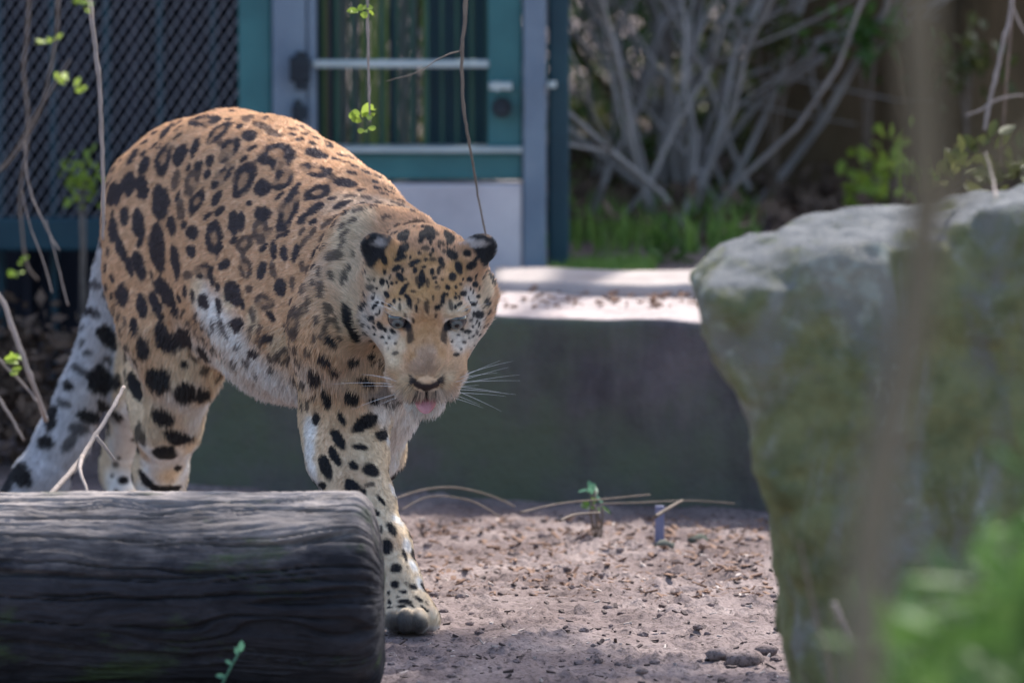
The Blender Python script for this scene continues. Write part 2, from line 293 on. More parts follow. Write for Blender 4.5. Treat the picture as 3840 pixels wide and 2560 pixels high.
# markings of the coat: centre, two half axes on the skin (0.1 mm), kind
MARKS = '''
-4818,85026,6958,-237,314,6,-136,-101,-91r;-5455,85830,6725,-30,-277,-88,94,-27,52s;-5296,86063,6847,-33,290,19,-103,-9,-41q;-4535,84280,6833,-81,-247,-137,197,-114,90r;-4518,83956,6696,-38,141,56,-46,2,-37f;-4049,83723,6807,65,-160,-75,115,22,51s
-4335,83653,6607,-89,-150,-197,168,-123,18r;-3584,82927,6570,-207,410,139,-223,-69,-129r;-4106,84430,7042,-24,285,26,-106,-7,-23f;-3866,83931,6950,-141,160,52,-63,-48,-25f;-3662,83654,6847,-137,176,59,-70,-47,-24f;-2983,82761,6593,-166,206,86,-104,-74,-24s
-2948,82086,6378,-213,361,51,-131,-69,-62r;-2713,81751,6307,-43,129,49,-59,-14,-16f;-5982,85933,6337,-22,-182,-104,92,-56,79s;-5774,85398,6225,30,-178,-113,98,-40,89s;-5781,85104,5914,-78,225,133,96,-33,112s;-5439,84964,6352,37,-275,-194,135,-87,150r
-5163,84631,6447,56,-186,-103,130,-38,139s;-4919,84406,6558,-3,-174,-121,81,-43,61s;-6012,85442,5927,67,-221,-134,100,-43,121s;-6170,85572,5770,-45,-91,-211,63,-98,29s;-6319,85927,5744,-130,488,9,-55,-11,-184s;-5445,84414,5721,-110,377,192,110,-54,168s
-5206,84299,6056,15,-173,-132,70,-50,74f;-4654,83767,6407,36,-114,-70,69,-18,65s;-4832,83925,6324,62,-130,-28,43,6,65s;-4691,83634,6212,30,-78,-55,54,-17,54s;-4924,83828,6090,4,-172,-182,153,-121,118q;-4441,83361,6195,-184,25,-202,68,-139,-79r
-4096,82904,6179,-5,-318,-270,202,-114,131r;-4834,83490,5801,-104,-11,-185,102,-155,-48r;-4517,83174,5873,-32,-71,-125,82,-82,26s;-5102,83745,5662,-47,181,156,60,-43,68f;-3777,82418,6094,101,-189,-57,106,25,106s;-3451,82268,6223,40,-271,-127,169,-17,90r
-2914,81440,6094,-179,172,16,-123,-116,-116r;-2496,81525,6229,-181,150,55,-87,-90,-41s;-3360,81451,5800,-37,-389,-300,168,-89,94r;-3754,81886,5732,-138,236,39,-73,-27,-96s;-3768,81649,5515,-98,285,141,-113,21,-121q;-2947,81028,5867,-60,-127,-96,127,-87,35s
-3121,80989,5730,32,-158,-57,82,-5,62s;-2544,80802,5954,-122,-71,-69,63,-92,-17s;-3989,82379,5865,-40,80,20,-28,-5,-34s;-4227,82386,5575,47,-239,-141,76,-32,79s;-4088,82198,5601,35,-199,-123,63,-26,59s;-4456,82914,5701,-87,103,-35,-24,-47,-78s
-4526,82636,5317,-112,365,183,105,-45,155r;-4894,83245,5340,107,-174,-29,-41,-8,-99s;-4911,83089,5077,-78,155,38,36,-3,83s;-5817,84687,5383,-56,230,210,102,-51,83s;-6062,85059,5440,-49,222,135,-64,29,-71s;-5239,83797,5392,-69,178,119,52,-41,91s
-5477,84089,5054,-93,225,320,124,-160,149s;-6103,84725,4977,-84,195,176,64,-39,73s;-6259,85227,5231,-63,340,130,-65,34,-120s;-5786,84348,4741,-82,125,216,86,-54,64s;-5940,84467,4706,-39,73,152,54,-40,33s;-5160,83438,4867,-82,280,241,56,-77,108s
-5579,84138,4614,-21,39,86,27,-22,16f;-4666,82532,4802,-155,264,0,-27,-16,-133r;-4343,82043,4963,-107,161,-38,-15,-30,-87s;-4034,81797,5291,124,-176,3,57,43,145q;-3998,81501,4963,-110,224,91,64,-17,120q;-3732,81049,4955,49,-157,-78,64,-32,105s
-3554,81019,5261,-29,170,102,-47,24,-54s;-3390,80715,5240,-35,146,95,52,-24,57s;-3208,80516,5280,-14,-97,-139,53,-40,23s;-3439,80459,4751,-82,131,84,61,-26,100s;-3555,80749,4981,-47,157,103,42,-25,58f;-3247,80288,4824,-13,71,122,43,-34,24f
-4192,81584,4567,-144,266,104,59,-26,149s;-3927,81201,4660,-69,123,2,-16,-8,-62f;-4673,82398,4362,95,-190,-37,-17,15,-120s;-4952,82955,4717,-92,154,-5,-11,-9,-70f;-4433,81905,4360,-47,116,97,34,-44,69s;-5260,83639,4295,-183,418,222,17,-84,172s
-5497,83937,4146,-113,134,203,71,-36,63s;-5725,84101,4131,-42,111,215,89,-57,47s;-6056,84511,4264,-101,161,113,58,-64,143s;-5865,84161,3809,-18,28,159,71,-79,22s;-3694,80702,4519,-155,256,14,-26,-9,-120q;-4099,81331,4108,-120,193,9,2,-5,123s
-3869,80943,4310,-52,120,74,30,-36,80f;-3218,79234,4335,108,-209,138,-33,118,205q;-3581,80489,4329,-69,95,68,27,-22,58s;-4343,81719,4000,-88,120,149,25,-51,56f;-2953,80539,5580,-41,-66,-88,46,-38,8f;-2782,80249,5533,-84,40,-91,3,-76,-35f
-3092,80511,5419,-51,-39,-96,41,-45,-3f;-2743,80477,5701,-107,32,-61,1,-90,-50f;-2580,80463,5806,-92,29,-48,-9,-74,-28f;-2895,80162,5309,-65,8,-106,24,-81,-20s;-2615,79365,5307,-143,78,-34,-12,-58,-81f;-2983,80025,5044,-42,193,1,-31,-6,-68f
-2821,79349,5080,-20,117,75,-40,14,-32f;-3107,80283,5091,-27,83,88,33,-19,28f;-2788,79050,4821,-14,113,117,-57,13,-20f;-2970,79037,4651,-12,88,94,-38,19,-23f;-2691,78842,4578,-6,54,93,-41,4,-5f;-3063,79407,4822,-15,169,51,-41,12,-52f
-2459,79511,5616,-61,-25,-75,34,-35,-15f;-2509,79659,5719,-56,-12,-68,28,-52,-14f;-2633,79180,5049,-18,66,76,-37,4,-12f;-2909,79263,4927,-22,104,56,-34,8,-29f;-2348,79626,5813,-81,-9,-47,21,-43,-28f;-2261,79812,5959,-98,-40,-35,40,-78,-24f
-2412,81050,6076,-106,83,9,-49,-60,-26f;-2176,80929,6061,-86,91,23,-52,-46,-13f;-3122,80712,5566,-8,-70,-58,50,-28,26f;-2479,79406,5464,-40,-36,-75,35,-23,-7f;-3063,79060,4534,-20,72,72,31,-22,31f;-2850,78827,4420,-11,28,85,36,-17,10f
-2712,78748,4290,-15,9,86,39,-10,8f;-2576,78765,4425,-13,23,71,-33,-4,-5f;-5711,84077,3463,26,-87,186,99,-70,-47s;-5335,83837,3634,-118,19,220,137,-64,79s;-4989,83472,3731,-103,431,-89,-101,5,139s;-4669,83109,3517,-49,335,-66,-96,3,89s
-6559,88474,3218,-179,39,170,-103,7,-110s;-5061,83822,3241,-63,8,-5,-5,-9,47s;-5478,84065,2968,164,-215,114,106,-13,-177s;-5879,85156,2736,-164,343,164,-74,30,-136s;-5069,83976,2796,16,-133,181,174,10,-8s;-4808,84120,2758,-38,-191,119,90,16,55s
-5440,84471,2351,-176,109,-47,-72,-53,147s;-5206,84676,2013,-189,-119,71,70,-46,110s;-5807,84858,2038,-30,-50,208,94,-113,-13f;-5423,84854,1741,22,-166,136,192,10,-18s;-6096,85687,3185,-5,14,118,27,-87,11f;-6841,88793,4032,-51,205,-15,-7,-8,-80f
-6909,88712,3611,-94,163,-7,-18,-13,-68s;-6921,88489,2944,-109,39,-2,-3,-12,-42f;-6088,84554,4208,-125,210,42,15,-16,123s;-6683,88426,2511,-169,-67,196,-140,-101,-155s;-6871,88353,1913,-153,-174,57,31,10,112s;-7224,88382,2420,-100,80,20,-32,-20,-80s
-7507,88333,1939,12,-237,-188,102,-47,65s;-7012,88413,2667,-148,78,77,-39,-17,-59f;-7316,88329,2153,-141,112,38,-27,-12,-66f;-6652,88593,2052,-72,-254,71,77,1,81s;-7049,88193,1741,-168,-108,9,7,-19,-99f;-7586,88108,1537,-146,79,6,-19,-29,-97s
-6781,88581,3576,-98,50,3,-10,-15,-71f;-6544,88489,2825,-103,7,58,36,-5,64f;-7184,88087,1540,-120,-53,-138,-69,-21,68f;-3608,80514,3976,-94,116,-26,-15,6,82s;-3835,80968,3713,-87,187,-17,-24,-4,74s;-3365,80324,3736,-165,225,-96,-48,8,101q
-3797,81291,3375,-35,120,-33,-33,1,37f;-4169,81781,3466,-69,42,60,4,-69,52f;-2875,79208,3574,30,-107,118,92,-31,-52s;-3053,79545,3400,-23,92,-69,-26,25,42f;-2694,78892,3831,-70,-41,96,62,-42,27s;-2571,78981,3673,-48,-46,66,61,-29,25s
-2870,78830,4144,-5,-19,99,36,-22,-3f;-2972,79014,3935,-70,100,-30,-27,-4,48f;-2762,78772,4192,-11,-4,71,35,-14,4f;-2837,78820,4420,-19,33,88,38,-16,14f;-2519,78746,4300,-11,6,62,-29,-5,-5f;-2688,78767,4425,-16,27,81,-32,3,-7f
-2626,78842,4587,-13,38,67,-29,-2,-5f;-2990,79000,4572,-24,72,74,-31,15,-24f;-5803,85739,1224,-114,-18,160,66,-77,38s;-5509,85800,1054,-255,-100,44,38,-64,75s;-5268,85472,1447,-16,-124,61,51,9,31s;-6435,89752,720,-90,-18,-5,12,-41,-64s
-6547,89622,567,-45,43,8,-21,-18,-24s;-6570,89815,978,37,-23,43,39,-4,-36f;-8006,88006,1034,-137,201,119,-98,15,-138s;-6503,89738,1085,28,-34,32,35,8,-21s;-6632,89825,783,-25,22,26,-25,5,-28f;-6408,89347,457,11,-62,-15,37,6,3f
-2870,79242,3520,47,-100,96,70,-17,-52s;-2905,79432,3211,-37,42,-20,-15,4,36f;-2709,79297,3239,-39,-29,148,69,-32,12s;-2352,79257,3238,-74,-42,98,92,-4,67s;-2029,79425,3170,-84,-67,25,12,3,49s;-1842,79607,3122,-63,-76,15,11,-1,39s
-1731,79605,3288,-34,-48,25,26,-4,28f;-2159,79193,3512,-98,-104,76,41,-5,45s;-2879,79421,2909,11,-26,-91,61,-55,23s;-2489,79241,2943,-50,38,100,-45,-2,-22s;-2136,79289,2877,-172,-155,-94,56,-12,-83s;-1880,79449,2671,-76,-169,0,24,-10,-86s
-2527,79094,2644,-103,103,132,-61,-7,-42s;-2212,79042,2554,-112,-22,21,-2,-27,-42s;-2593,79008,2421,-90,95,134,-56,9,-43s;-2726,79044,2252,-95,108,177,74,-53,72s;-2303,78858,2302,-46,58,61,-50,-16,-23s;-2044,78846,2235,-101,-98,-21,73,-58,-82s
-2324,78620,2031,-83,90,91,-83,-13,-63s;-2167,78554,1952,-53,6,12,-13,-24,-46s;-2777,79171,1961,-56,152,-18,-20,-1,58s;-2053,78637,2056,-69,-28,-4,13,-26,-38f;-1897,78566,1833,-70,7,83,-24,-28,-18s;-2007,78421,1674,-104,21,29,-20,-35,-47s
-1728,78239,1452,-45,72,94,-57,-31,-3s;-1894,78208,1457,2,-40,-50,30,-1,2s;-1811,78088,1222,-5,41,119,-96,-4,-2s;-1542,78103,1076,-25,61,80,-32,-23,7s;-1673,77929,937,11,-52,-78,91,7,9s;-1685,77819,708,-75,19,8,-12,-20,-63s
-1416,77846,677,-73,-42,12,8,-24,-37s;-1563,77759,617,-59,6,5,-4,-17,-25s;-1524,77832,734,-37,-11,0,3,-11,-21f;-1774,77821,586,-20,16,8,-9,0,-23s;-1765,77751,460,-23,40,24,-23,4,-29s;-1342,77734,517,-67,-3,46,-14,-30,-22s
-1548,77665,495,-108,13,4,-4,-22,-34s;-1448,77633,437,-56,13,31,-12,-14,-16s;-1260,77650,388,-57,58,35,-32,-33,4s;-1582,77625,425,-70,20,-2,-4,-18,-21s;-1763,77679,403,-35,51,0,-17,-11,-13s;-1643,77725,545,-32,13,0,-4,-9,-15f
-1214,77785,442,-33,-21,16,4,-20,-17f;-1571,78777,5666,9,-208,-70,87,-9,38s;-1576,78464,5492,-71,-92,-84,61,-27,-22s;-1607,78365,5374,-106,8,-28,7,-28,-33s;-1857,78397,5376,-46,35,120,46,-9,20s;-1420,79623,5778,-100,-147,-14,55,-36,-17f
-1288,78660,5687,-7,-130,-66,55,-4,1s;-1194,78744,5724,-17,221,87,-90,-8,3s;-917,78761,5656,-40,178,87,-80,-31,27s;-1025,78532,5575,-56,21,35,-21,-30,-15f;-1244,78404,5508,-55,11,10,-15,-41,-36f;-1145,78391,5487,-2,-36,-33,26,2,-3s
-654,78457,5437,-67,-2,0,1,-17,-55s;-865,78434,5417,-62,49,76,-66,-49,-22s;-583,78435,5266,-80,-39,-38,-22,-6,53s;-770,78342,5248,-18,52,92,-64,-37,8s;-506,78481,5358,-55,-33,-34,-12,-5,24s;-1011,78261,5321,-12,69,79,-38,-11,4s
-1054,78153,5209,-12,-56,-65,32,3,-8s;-1143,78266,5365,-47,-10,-2,5,-22,-24f;-1396,78241,5327,-95,-5,-31,12,-32,-31s;-1440,78213,5281,18,-27,-24,28,5,16s;-1394,78144,5210,4,-39,-48,33,-3,5s;-1661,78286,5231,-70,26,-28,5,-37,-46s
-1615,78164,5120,-55,81,59,-32,-1,-29s;-1557,78025,4956,-53,-22,-77,34,-26,-16s;-856,78177,5125,-35,-59,-46,47,2,-39s;-616,78381,5063,-38,-48,-10,14,-2,-41s;-736,78201,5017,-23,-34,-14,16,0,-25f;-528,78460,4983,-47,-65,0,6,-5,-40s
-1294,78058,5118,-5,73,103,-48,1,-3s;-1360,78038,5076,-13,46,66,-30,1,-7f;-1108,78069,5117,-42,-12,-5,9,-19,-28s;-1148,78122,5201,0,-53,-67,32,3,-2s;-921,78040,4976,-9,24,48,-42,-20,2s;-1063,77985,4975,-46,-15,-6,9,-17,-34q
-1414,77959,4929,-43,10,1,-3,-11,-22f;-1206,78012,5056,-3,40,63,-28,-2,0f;-1730,78195,5029,-23,31,12,-14,-1,-24s;-1873,78360,5029,-33,52,37,-29,15,-47s;-1839,78366,5179,2,-7,-46,31,-18,4s;-2043,78535,4932,-59,88,-2,-8,-6,-43f
-1792,78169,4854,-44,110,38,-21,6,-42s;-1688,77954,4797,5,-41,-39,26,-4,7s;-1968,78334,4700,-57,50,-62,11,-23,-29s;-2146,78630,4641,-52,115,-64,8,-23,-48s;-2007,78423,4793,-24,35,3,-6,-2,-25s;-1753,77922,4734,-21,25,18,-22,-6,-19s
-1474,77899,4791,-29,55,98,-42,0,-12s;-1610,77875,4716,-3,31,54,-24,2,-2f;-1379,77860,4700,0,-12,-55,26,0,0s;-986,77950,4863,-19,-39,-65,28,4,-10s;-1007,77902,4769,-40,-35,-67,28,-1,-16s;-1073,77871,4699,-47,-6,-1,2,-8,-40s
-1215,77860,4729,0,-24,-100,39,1,0f;-876,77910,4735,-14,40,78,-33,-8,-2f;-691,78162,4884,-51,-90,-13,23,-7,-46s;-745,77963,4752,-34,-40,-29,22,-6,-17s;-561,78305,4716,-59,-79,22,1,-11,-37s;-484,78449,4813,-33,-50,0,5,-4,-28s
-368,78634,4712,-20,-61,-44,19,34,-56s;-811,78006,4841,-12,-25,-22,23,1,-14s;-2040,78393,4501,-46,83,-9,1,-4,-43s;-2136,78669,4386,-36,97,-15,-11,2,38f;-1899,78213,4408,-43,37,37,20,-19,43s;-1832,78160,4358,-27,18,31,18,-14,25s
-1714,78088,4338,-43,24,27,14,-9,29s;-1871,78205,4243,-31,32,-7,-4,0,23s;-1815,78160,4159,-22,22,-6,-4,3,22s;-1681,78053,4165,-26,19,0,-2,-3,-23f;-2053,78853,4123,-29,49,-27,-33,-9,19f;-1685,78022,4029,-57,35,-11,-1,-10,-28f
-1792,78130,4073,-27,32,-3,-1,-2,-20f;-455,78407,4556,-66,-113,7,4,-6,-61s;-626,78207,4331,-59,-49,7,4,1,36s;-714,78139,4360,-33,-23,6,4,1,28s;-681,78170,4175,-33,-30,4,-2,-2,-25f;-495,78362,4294,-20,-48,32,16,15,33f
-801,78028,4013,-56,-49,1,5,-7,-40s;-582,78239,4479,-33,-31,4,-1,-2,-28f;-2389,78821,4483,-20,59,174,-69,-9,-5s;-2322,78793,4263,-65,-17,136,-50,-14,-25s;-2447,79107,4992,-34,-65,-109,48,-10,-9f;-2638,78742,4123,-87,-2,75,42,-15,48s
-2311,78918,3815,-79,-51,29,33,-18,60s;-2058,79036,3869,-62,-49,21,24,-10,45s;-2744,78906,3838,-24,-46,81,67,-33,1s;-2616,78766,4432,-43,0,1,-1,-12,-35f;-2707,78882,4644,-39,17,14,-18,-16,-31f;-2516,78742,4167,-28,-7,51,-31,-3,-18f
-2370,79173,5132,-23,-29,-66,27,-8,-6f;-2317,79275,5347,-8,-29,-55,23,-6,-1f;-1769,78110,4517,-24,22,-6,-4,1,20f;-1522,77846,4587,-18,-11,34,18,-1,9f;-1413,77873,4518,-15,-9,46,20,-5,6f;-1084,77861,4585,-19,-1,-33,-18,-3,10f
-1949,78273,4568,-29,33,-2,-1,-3,-20f;-2110,78545,4531,-18,44,-5,1,-2,-18f;-1984,78341,4274,-20,42,-9,-6,1,20s;-1770,78122,4240,-19,13,-3,2,-1,-18s;-2229,78815,4227,-24,-4,3,3,-4,21f;-2182,78730,4458,-22,36,-7,-4,2,20f
-1926,78234,4461,-19,19,-3,1,-2,-20s;-560,78258,4393,-21,-21,5,3,2,20s;-768,78100,4286,-24,-18,3,-2,-1,-20s;-855,78005,4196,-21,-26,1,1,-2,-20s;-725,78118,4074,-21,-21,-1,3,-2,-20f;-605,78237,4229,-21,-23,7,5,2,20f
-1353,79629,5766,-53,-113,-5,42,-19,-13f;-1551,79464,5756,-11,104,14,-40,-3,-5f;-1094,78728,5703,-26,77,37,-32,-12,2f;-1685,79493,5743,-36,-74,-29,36,-17,0f;-1847,79707,5850,-62,-73,-25,28,-19,-16f;-1644,80782,5949,-5,-146,-13,53,0,-18f
-1475,80206,5902,0,-126,-1,47,0,-11f;-1983,80707,6000,33,-74,-18,66,28,3f;-1759,80833,5990,3,-80,-14,71,6,-18f;-1659,78141,5045,9,-21,-21,17,-5,12s;-1526,78094,5093,-20,16,10,-13,-6,-17f;-1492,78043,5031,10,-16,-19,19,-1,10f
-1263,78170,5263,-25,9,10,-14,-15,-19s;-1242,78258,5366,-33,3,4,-5,-22,-23s;-1332,78347,5447,13,-27,-24,31,6,10s;-1177,78325,5426,-5,-24,-23,28,-1,-4s;-980,78417,5463,-12,-39,-30,31,1,-13f;-1312,78531,5608,9,-39,-27,37,4,6s
-1168,78508,5588,0,-55,-42,26,1,-2s;-1085,78032,5054,-5,-15,-21,21,1,-6s;-998,78082,5094,-8,-17,-20,20,1,-9f;-1347,77892,4803,1,-13,-35,19,-1,1f;-1128,77911,4845,0,-18,-44,19,2,-1f;-931,77983,4882,-5,-18,-28,23,5,-8s
-1523,77955,4863,2,-22,-34,19,-3,3s;-810,77912,4713,-2,-18,-29,21,3,-3s;-646,77944,4666,-28,-20,-3,5,-5,-22f;-801,78117,4980,-12,-25,-24,20,6,-16s;-3740,80696,4129,38,-63,-71,26,-40,49f;-6056,84541,3689,15,9,-101,18,-65,-3f
-1930,81221,6084,-42,90,22,-60,-31,11s;-3711,81320,5270,-67,49,-59,3,-51,-45s;-2690,81101,6013,58,-83,-12,52,32,31s;-1850,81621,6093,84,-32,-49,21,64,-5s;-5835,84390,3261,59,-32,-76,7,-60,31f;-5786,86021,6545,63,-75,28,33,43,41s
-4493,82021,4009,31,-48,-85,20,-53,37f;-5654,86179,6681,17,-100,-8,57,7,37s;-2410,81871,6352,85,-50,-27,37,55,14s;-2208,82060,6356,93,-19,-36,16,66,8s;-4988,82964,4449,-8,7,-101,33,-59,-7s;-5007,83061,4129,-30,87,-45,25,-22,-59f
-4733,83895,3172,-84,-6,-57,30,38,-48f;-3170,83701,6818,38,95,1,-62,24,15s;-4640,82580,3767,53,-63,-61,-4,-49,47f;-3981,83408,6624,86,12,53,-24,59,25s;-1819,81981,6118,-72,-47,55,20,-60,-25s;-2666,82597,6509,86,-52,-20,36,58,4s
-5214,85377,6804,77,-42,52,17,61,25s;-7007,88741,3329,-38,41,-85,12,-58,-33f;-6351,85039,4641,15,-31,96,-21,61,23s;-2791,83163,6668,-40,-93,-5,59,-24,-24s;-6387,86781,5862,-42,22,-90,7,-65,-19s;-3109,79768,3357,19,-100,6,-11,2,67f
-3076,79311,3739,59,-22,-80,18,-59,29f;-6006,84381,3849,26,-52,-84,26,-49,39f;-6233,84796,4489,50,-83,-33,10,-19,64s;-4762,82820,3807,48,-1,-90,22,-63,12f;-2390,82201,6429,40,-91,-20,61,29,-8s;-6759,88741,4489,-29,25,-95,10,-64,-20s
-4193,82076,5315,59,-81,16,19,25,60s;-4584,84149,3018,54,3,87,-22,-62,16f;-4857,82741,4409,-18,37,93,-33,53,-27s;-3136,83981,6835,-94,-9,38,3,-68,-7s;-2492,82420,6466,94,-36,-18,24,64,0s;-3268,84153,6910,80,-49,-39,33,59,-6s
-3810,84221,7035,-27,-96,-20,66,-18,-3s;-3250,83301,6767,-35,94,21,-64,-22,-5s;-6610,88586,3929,50,-8,89,-58,11,34f;-3977,81421,3529,68,-53,-55,0,-49,47f;-2453,83097,6499,-64,65,46,-39,-52,20s;-6470,86960,5749,18,40,92,-20,61,-22s
-4517,82220,4686,23,-75,-65,30,-34,51s;-2910,79643,5108,7,-100,-17,36,-7,57s;-3370,83861,6886,95,35,-11,-21,62,19s;-4555,82228,3889,-11,-34,96,-27,60,18f;-3234,80154,4560,57,-78,34,3,29,61s;-3234,81876,6151,-54,-59,-63,47,-49,4s
-2593,82928,6548,80,59,-22,-33,54,23s;-1717,79771,3129,-69,-70,-27,-13,35,-57f;-6177,84821,4009,-7,79,-64,21,-39,-51f;-4400,84701,6991,33,-96,-9,62,19,21s;-5924,85377,3093,42,-68,-63,30,-30,53f;-4102,83290,6462,55,42,75,-44,51,4s
-4437,82028,4609,37,-88,-36,24,-15,62s;-4898,82943,3971,-9,73,-70,36,-38,-44f;-3572,80579,3685,21,-66,75,-45,32,40f;-6673,88592,4729,-26,64,-75,12,-48,-46s;-6399,85901,5249,20,-64,77,-6,51,44s;-2064,81791,6232,-9,-99,-22,62,1,-27s
-3341,80212,4169,-35,48,83,-33,44,-40f;-1798,80532,5948,-19,-100,-6,66,-12,-9s;-4518,82464,3608,-29,98,2,32,10,-59f;-3001,79584,3089,-12,26,-98,36,-55,-19f;-4676,82468,4009,-24,7,99,-25,62,-10f;-6327,88061,3209,9,-65,78,-15,50,43f
-4637,83111,5609,-71,56,-47,-1,-45,-51s;-3488,81944,6007,70,24,70,-31,60,11s;-3050,83141,6719,34,-92,-27,64,23,-1s;-4470,82201,3668,-9,-71,73,-33,45,40f;-4346,82021,3557,48,6,-90,23,-63,8f;-3148,79244,3953,-25,86,-48,34,-21,-55f
-4370,85221,7088,2,101,12,-68,1,-1s;-2250,80661,5968,-76,-61,-29,44,-51,-8s;-6109,84645,3878,26,-98,11,-9,5,67f;-3350,81000,5509,-70,65,-36,-17,-45,-48s;-2806,83381,6703,59,-79,-27,51,43,-15s;-3230,79440,3988,-34,51,82,-1,58,-36f
-2613,79941,5729,-52,-27,-83,16,-65,11s;-5218,85061,6697,-72,60,-40,-18,-50,-43s;-5955,84429,3458,44,-90,-21,-17,-23,62f;-3010,83501,6770,40,-93,-15,61,28,-12s;-5627,85608,6505,78,-19,62,-5,63,26s;-4210,84061,6916,5,-96,-35,64,-5,22s
-6318,85059,4890,18,-86,-52,26,-28,56s;-7012,88619,3092,-37,-3,-95,39,-54,-14f;-2768,79781,5409,37,-89,32,24,30,56s;-6358,87021,6042,-20,100,3,-34,-5,-59s;-3868,80926,4049,13,-32,96,-30,57,23f;-6217,86941,6213,-48,80,-40,-30,-41,-45s
-2458,79941,5900,29,-98,7,52,18,40s;-3092,79781,3049,-14,49,88,-18,56,-34f;-5033,83516,5437,-49,86,25,-27,3,-62s;-6530,88572,3729,95,13,34,-23,5,64f;-4096,81424,3772,-47,87,-23,24,-4,-64f;-6338,85101,4329,28,-97,-13,-12,-12,66s
-5522,85421,6521,-55,-36,-77,31,-60,6s;-5791,85679,6390,-45,91,8,-42,-16,-51s;-3904,81218,3606,44,7,-92,28,-61,9f;-3138,79621,3609,36,-55,-77,0,-55,39f;-5155,83992,5839,-26,-38,-91,37,-56,12s;-6147,85822,3447,11,-84,57,-15,36,56f
-4890,83765,3397,-95,4,36,-19,36,-55f;-6274,85550,5440,-11,86,54,-28,31,-54s;-3558,80704,3492,30,-86,47,-45,12,50f;-2250,81261,6135,65,77,17,-52,42,12s;-2946,80726,5706,58,-84,-10,44,25,46s;-4791,82680,4066,-12,-21,99,-33,59,9f
-3744,80731,3889,34,-28,-92,29,-55,28f;-1672,81141,5988,64,-72,-34,45,48,-17s;-5094,83181,4329,40,-88,-31,4,-21,65s;-2043,79981,5987,-41,-93,-1,61,-27,-10s;-3371,83584,6825,-40,92,21,-63,-26,-3s;-2013,82141,6279,65,73,-29,-40,47,29s
-6235,84868,4209,12,-69,74,-26,44,45s;-4029,81283,4422,33,-75,-60,29,-30,54s;-3197,80384,3371,64,-42,-67,5,-55,39f;-6442,86141,5329,-23,86,-51,1,-35,-59s;-2024,81510,6151,18,-98,-24,64,16,-17s;-5770,84461,5088,-37,-10,-95,46,-49,-13s
-4991,84159,6270,-28,93,31,-40,6,-55s;-415,78541,4369,-12,-44,-2,-4,2,-23s;-2126,78786,4253,46,-20,-29,3,-20,19s;-2108,79047,5225,-3,-28,-19,12,-9,11s;-866,78981,5671,27,-45,-19,18,14,-9s;-2037,78588,5049,19,-34,2,2,2,18s
-1855,78224,4728,20,-34,-21,9,-6,19s;-561,78383,4890,-10,-32,-36,13,12,-15s;-2086,78661,4289,13,-28,-9,-6,-8,18s;-424,78508,4649,-15,-31,-2,3,0,-20s;-430,78642,5075,-13,-31,-15,3,9,-20s;-1990,78442,4867,19,-31,-12,7,-2,17s
-466,78468,4257,-21,-47,-18,-4,10,-21s;-402,78541,4489,-3,-5,-33,6,18,-4s;-1978,78497,5049,6,-13,-36,13,-16,8s;-478,78374,4409,-13,-18,-48,12,22,-12s;-772,78941,5603,22,-32,-21,13,14,-8s;-1671,79077,5669,15,-55,1,24,7,15s
-1749,78282,5107,-7,-16,-34,16,-14,3s;-1410,78981,5758,-27,-30,-9,14,-14,1s;-555,78286,4569,-6,-16,-45,16,18,-8s;-457,78421,4369,-9,-12,-31,6,15,-8s;-601,78343,4930,2,-13,-31,14,18,-6s;-752,78042,4828,5,-30,-31,21,9,-6s
-1460,78325,5385,-3,-31,-32,19,-5,3s;-2010,78965,4033,-12,20,-26,22,9,-4s;-1772,78219,4972,-4,-16,-37,16,-16,6s;-1987,78325,4369,31,-41,-32,6,-14,23s;-560,78294,4249,-25,-28,-12,1,7,-18s;-1733,79140,5640,-21,-40,-20,21,-16,11s
-546,78428,4102,-12,-33,-7,-7,6,-17s;-2114,78791,5077,-5,-24,-32,8,-13,8s;-1931,79149,3807,10,30,-39,21,3,7s;-1905,78246,4609,0,-10,-42,13,-13,3s;-1290,78941,5769,-11,-56,-8,26,-5,1s;-475,78529,4929,-8,-25,-31,12,13,-13s
-2024,79117,3783,-45,-7,-34,9,15,-16s;-939,78514,5515,-5,-24,-16,18,1,-8s;-507,78396,4729,-15,-31,-26,10,9,-16s;-931,78581,5560,-5,-31,-19,22,2,-9s;-512,78323,4449,-16,-22,-45,13,16,-12s;-2107,78607,4809,12,-35,-31,9,-12,17s
-808,78059,4890,3,-15,-23,16,8,-3s;-944,78981,5711,-14,-26,4,15,-9,-7s;-1865,79240,3707,-30,15,-30,19,13,-12s;-1930,79195,3740,-45,-4,-21,6,13,-15s;-1573,78219,5211,2,-33,-38,20,-6,6s;-673,78164,4529,-22,-17,-42,14,20,-15s
-1050,78466,5521,11,-24,-24,17,7,1s;-709,78280,5071,-11,-24,-15,13,4,-16s;-361,78661,4569,-10,-29,-48,5,21,-14s;-388,78661,4381,-15,-20,-46,1,23,-10s;-2053,78461,4369,16,-27,-33,3,-16,14s;-829,78561,5509,-10,-25,-17,17,-4,-4s
-629,78237,4793,7,-14,-52,12,25,-5s;-409,78701,5129,-7,-11,-45,3,21,-6s;-1330,77993,5003,-6,-25,-43,21,-3,-1s;-1792,78279,5032,16,-38,-31,14,-7,16s;-1784,79368,5666,-14,-45,-22,23,-10,5s;-1608,77949,4810,11,-23,-24,17,1,7s
-2077,78738,5132,7,-56,-24,9,-9,24s;-522,78494,5089,-12,-11,-48,14,16,-7s;-1943,78410,4929,15,-25,-14,10,-4,17s;-1990,78321,4449,16,-23,-9,3,-5,18s;-5069,88522,3701,-138,131,54,31,-13,111s;-1282,81181,3289,64,-146,50,-2,-51,-147s
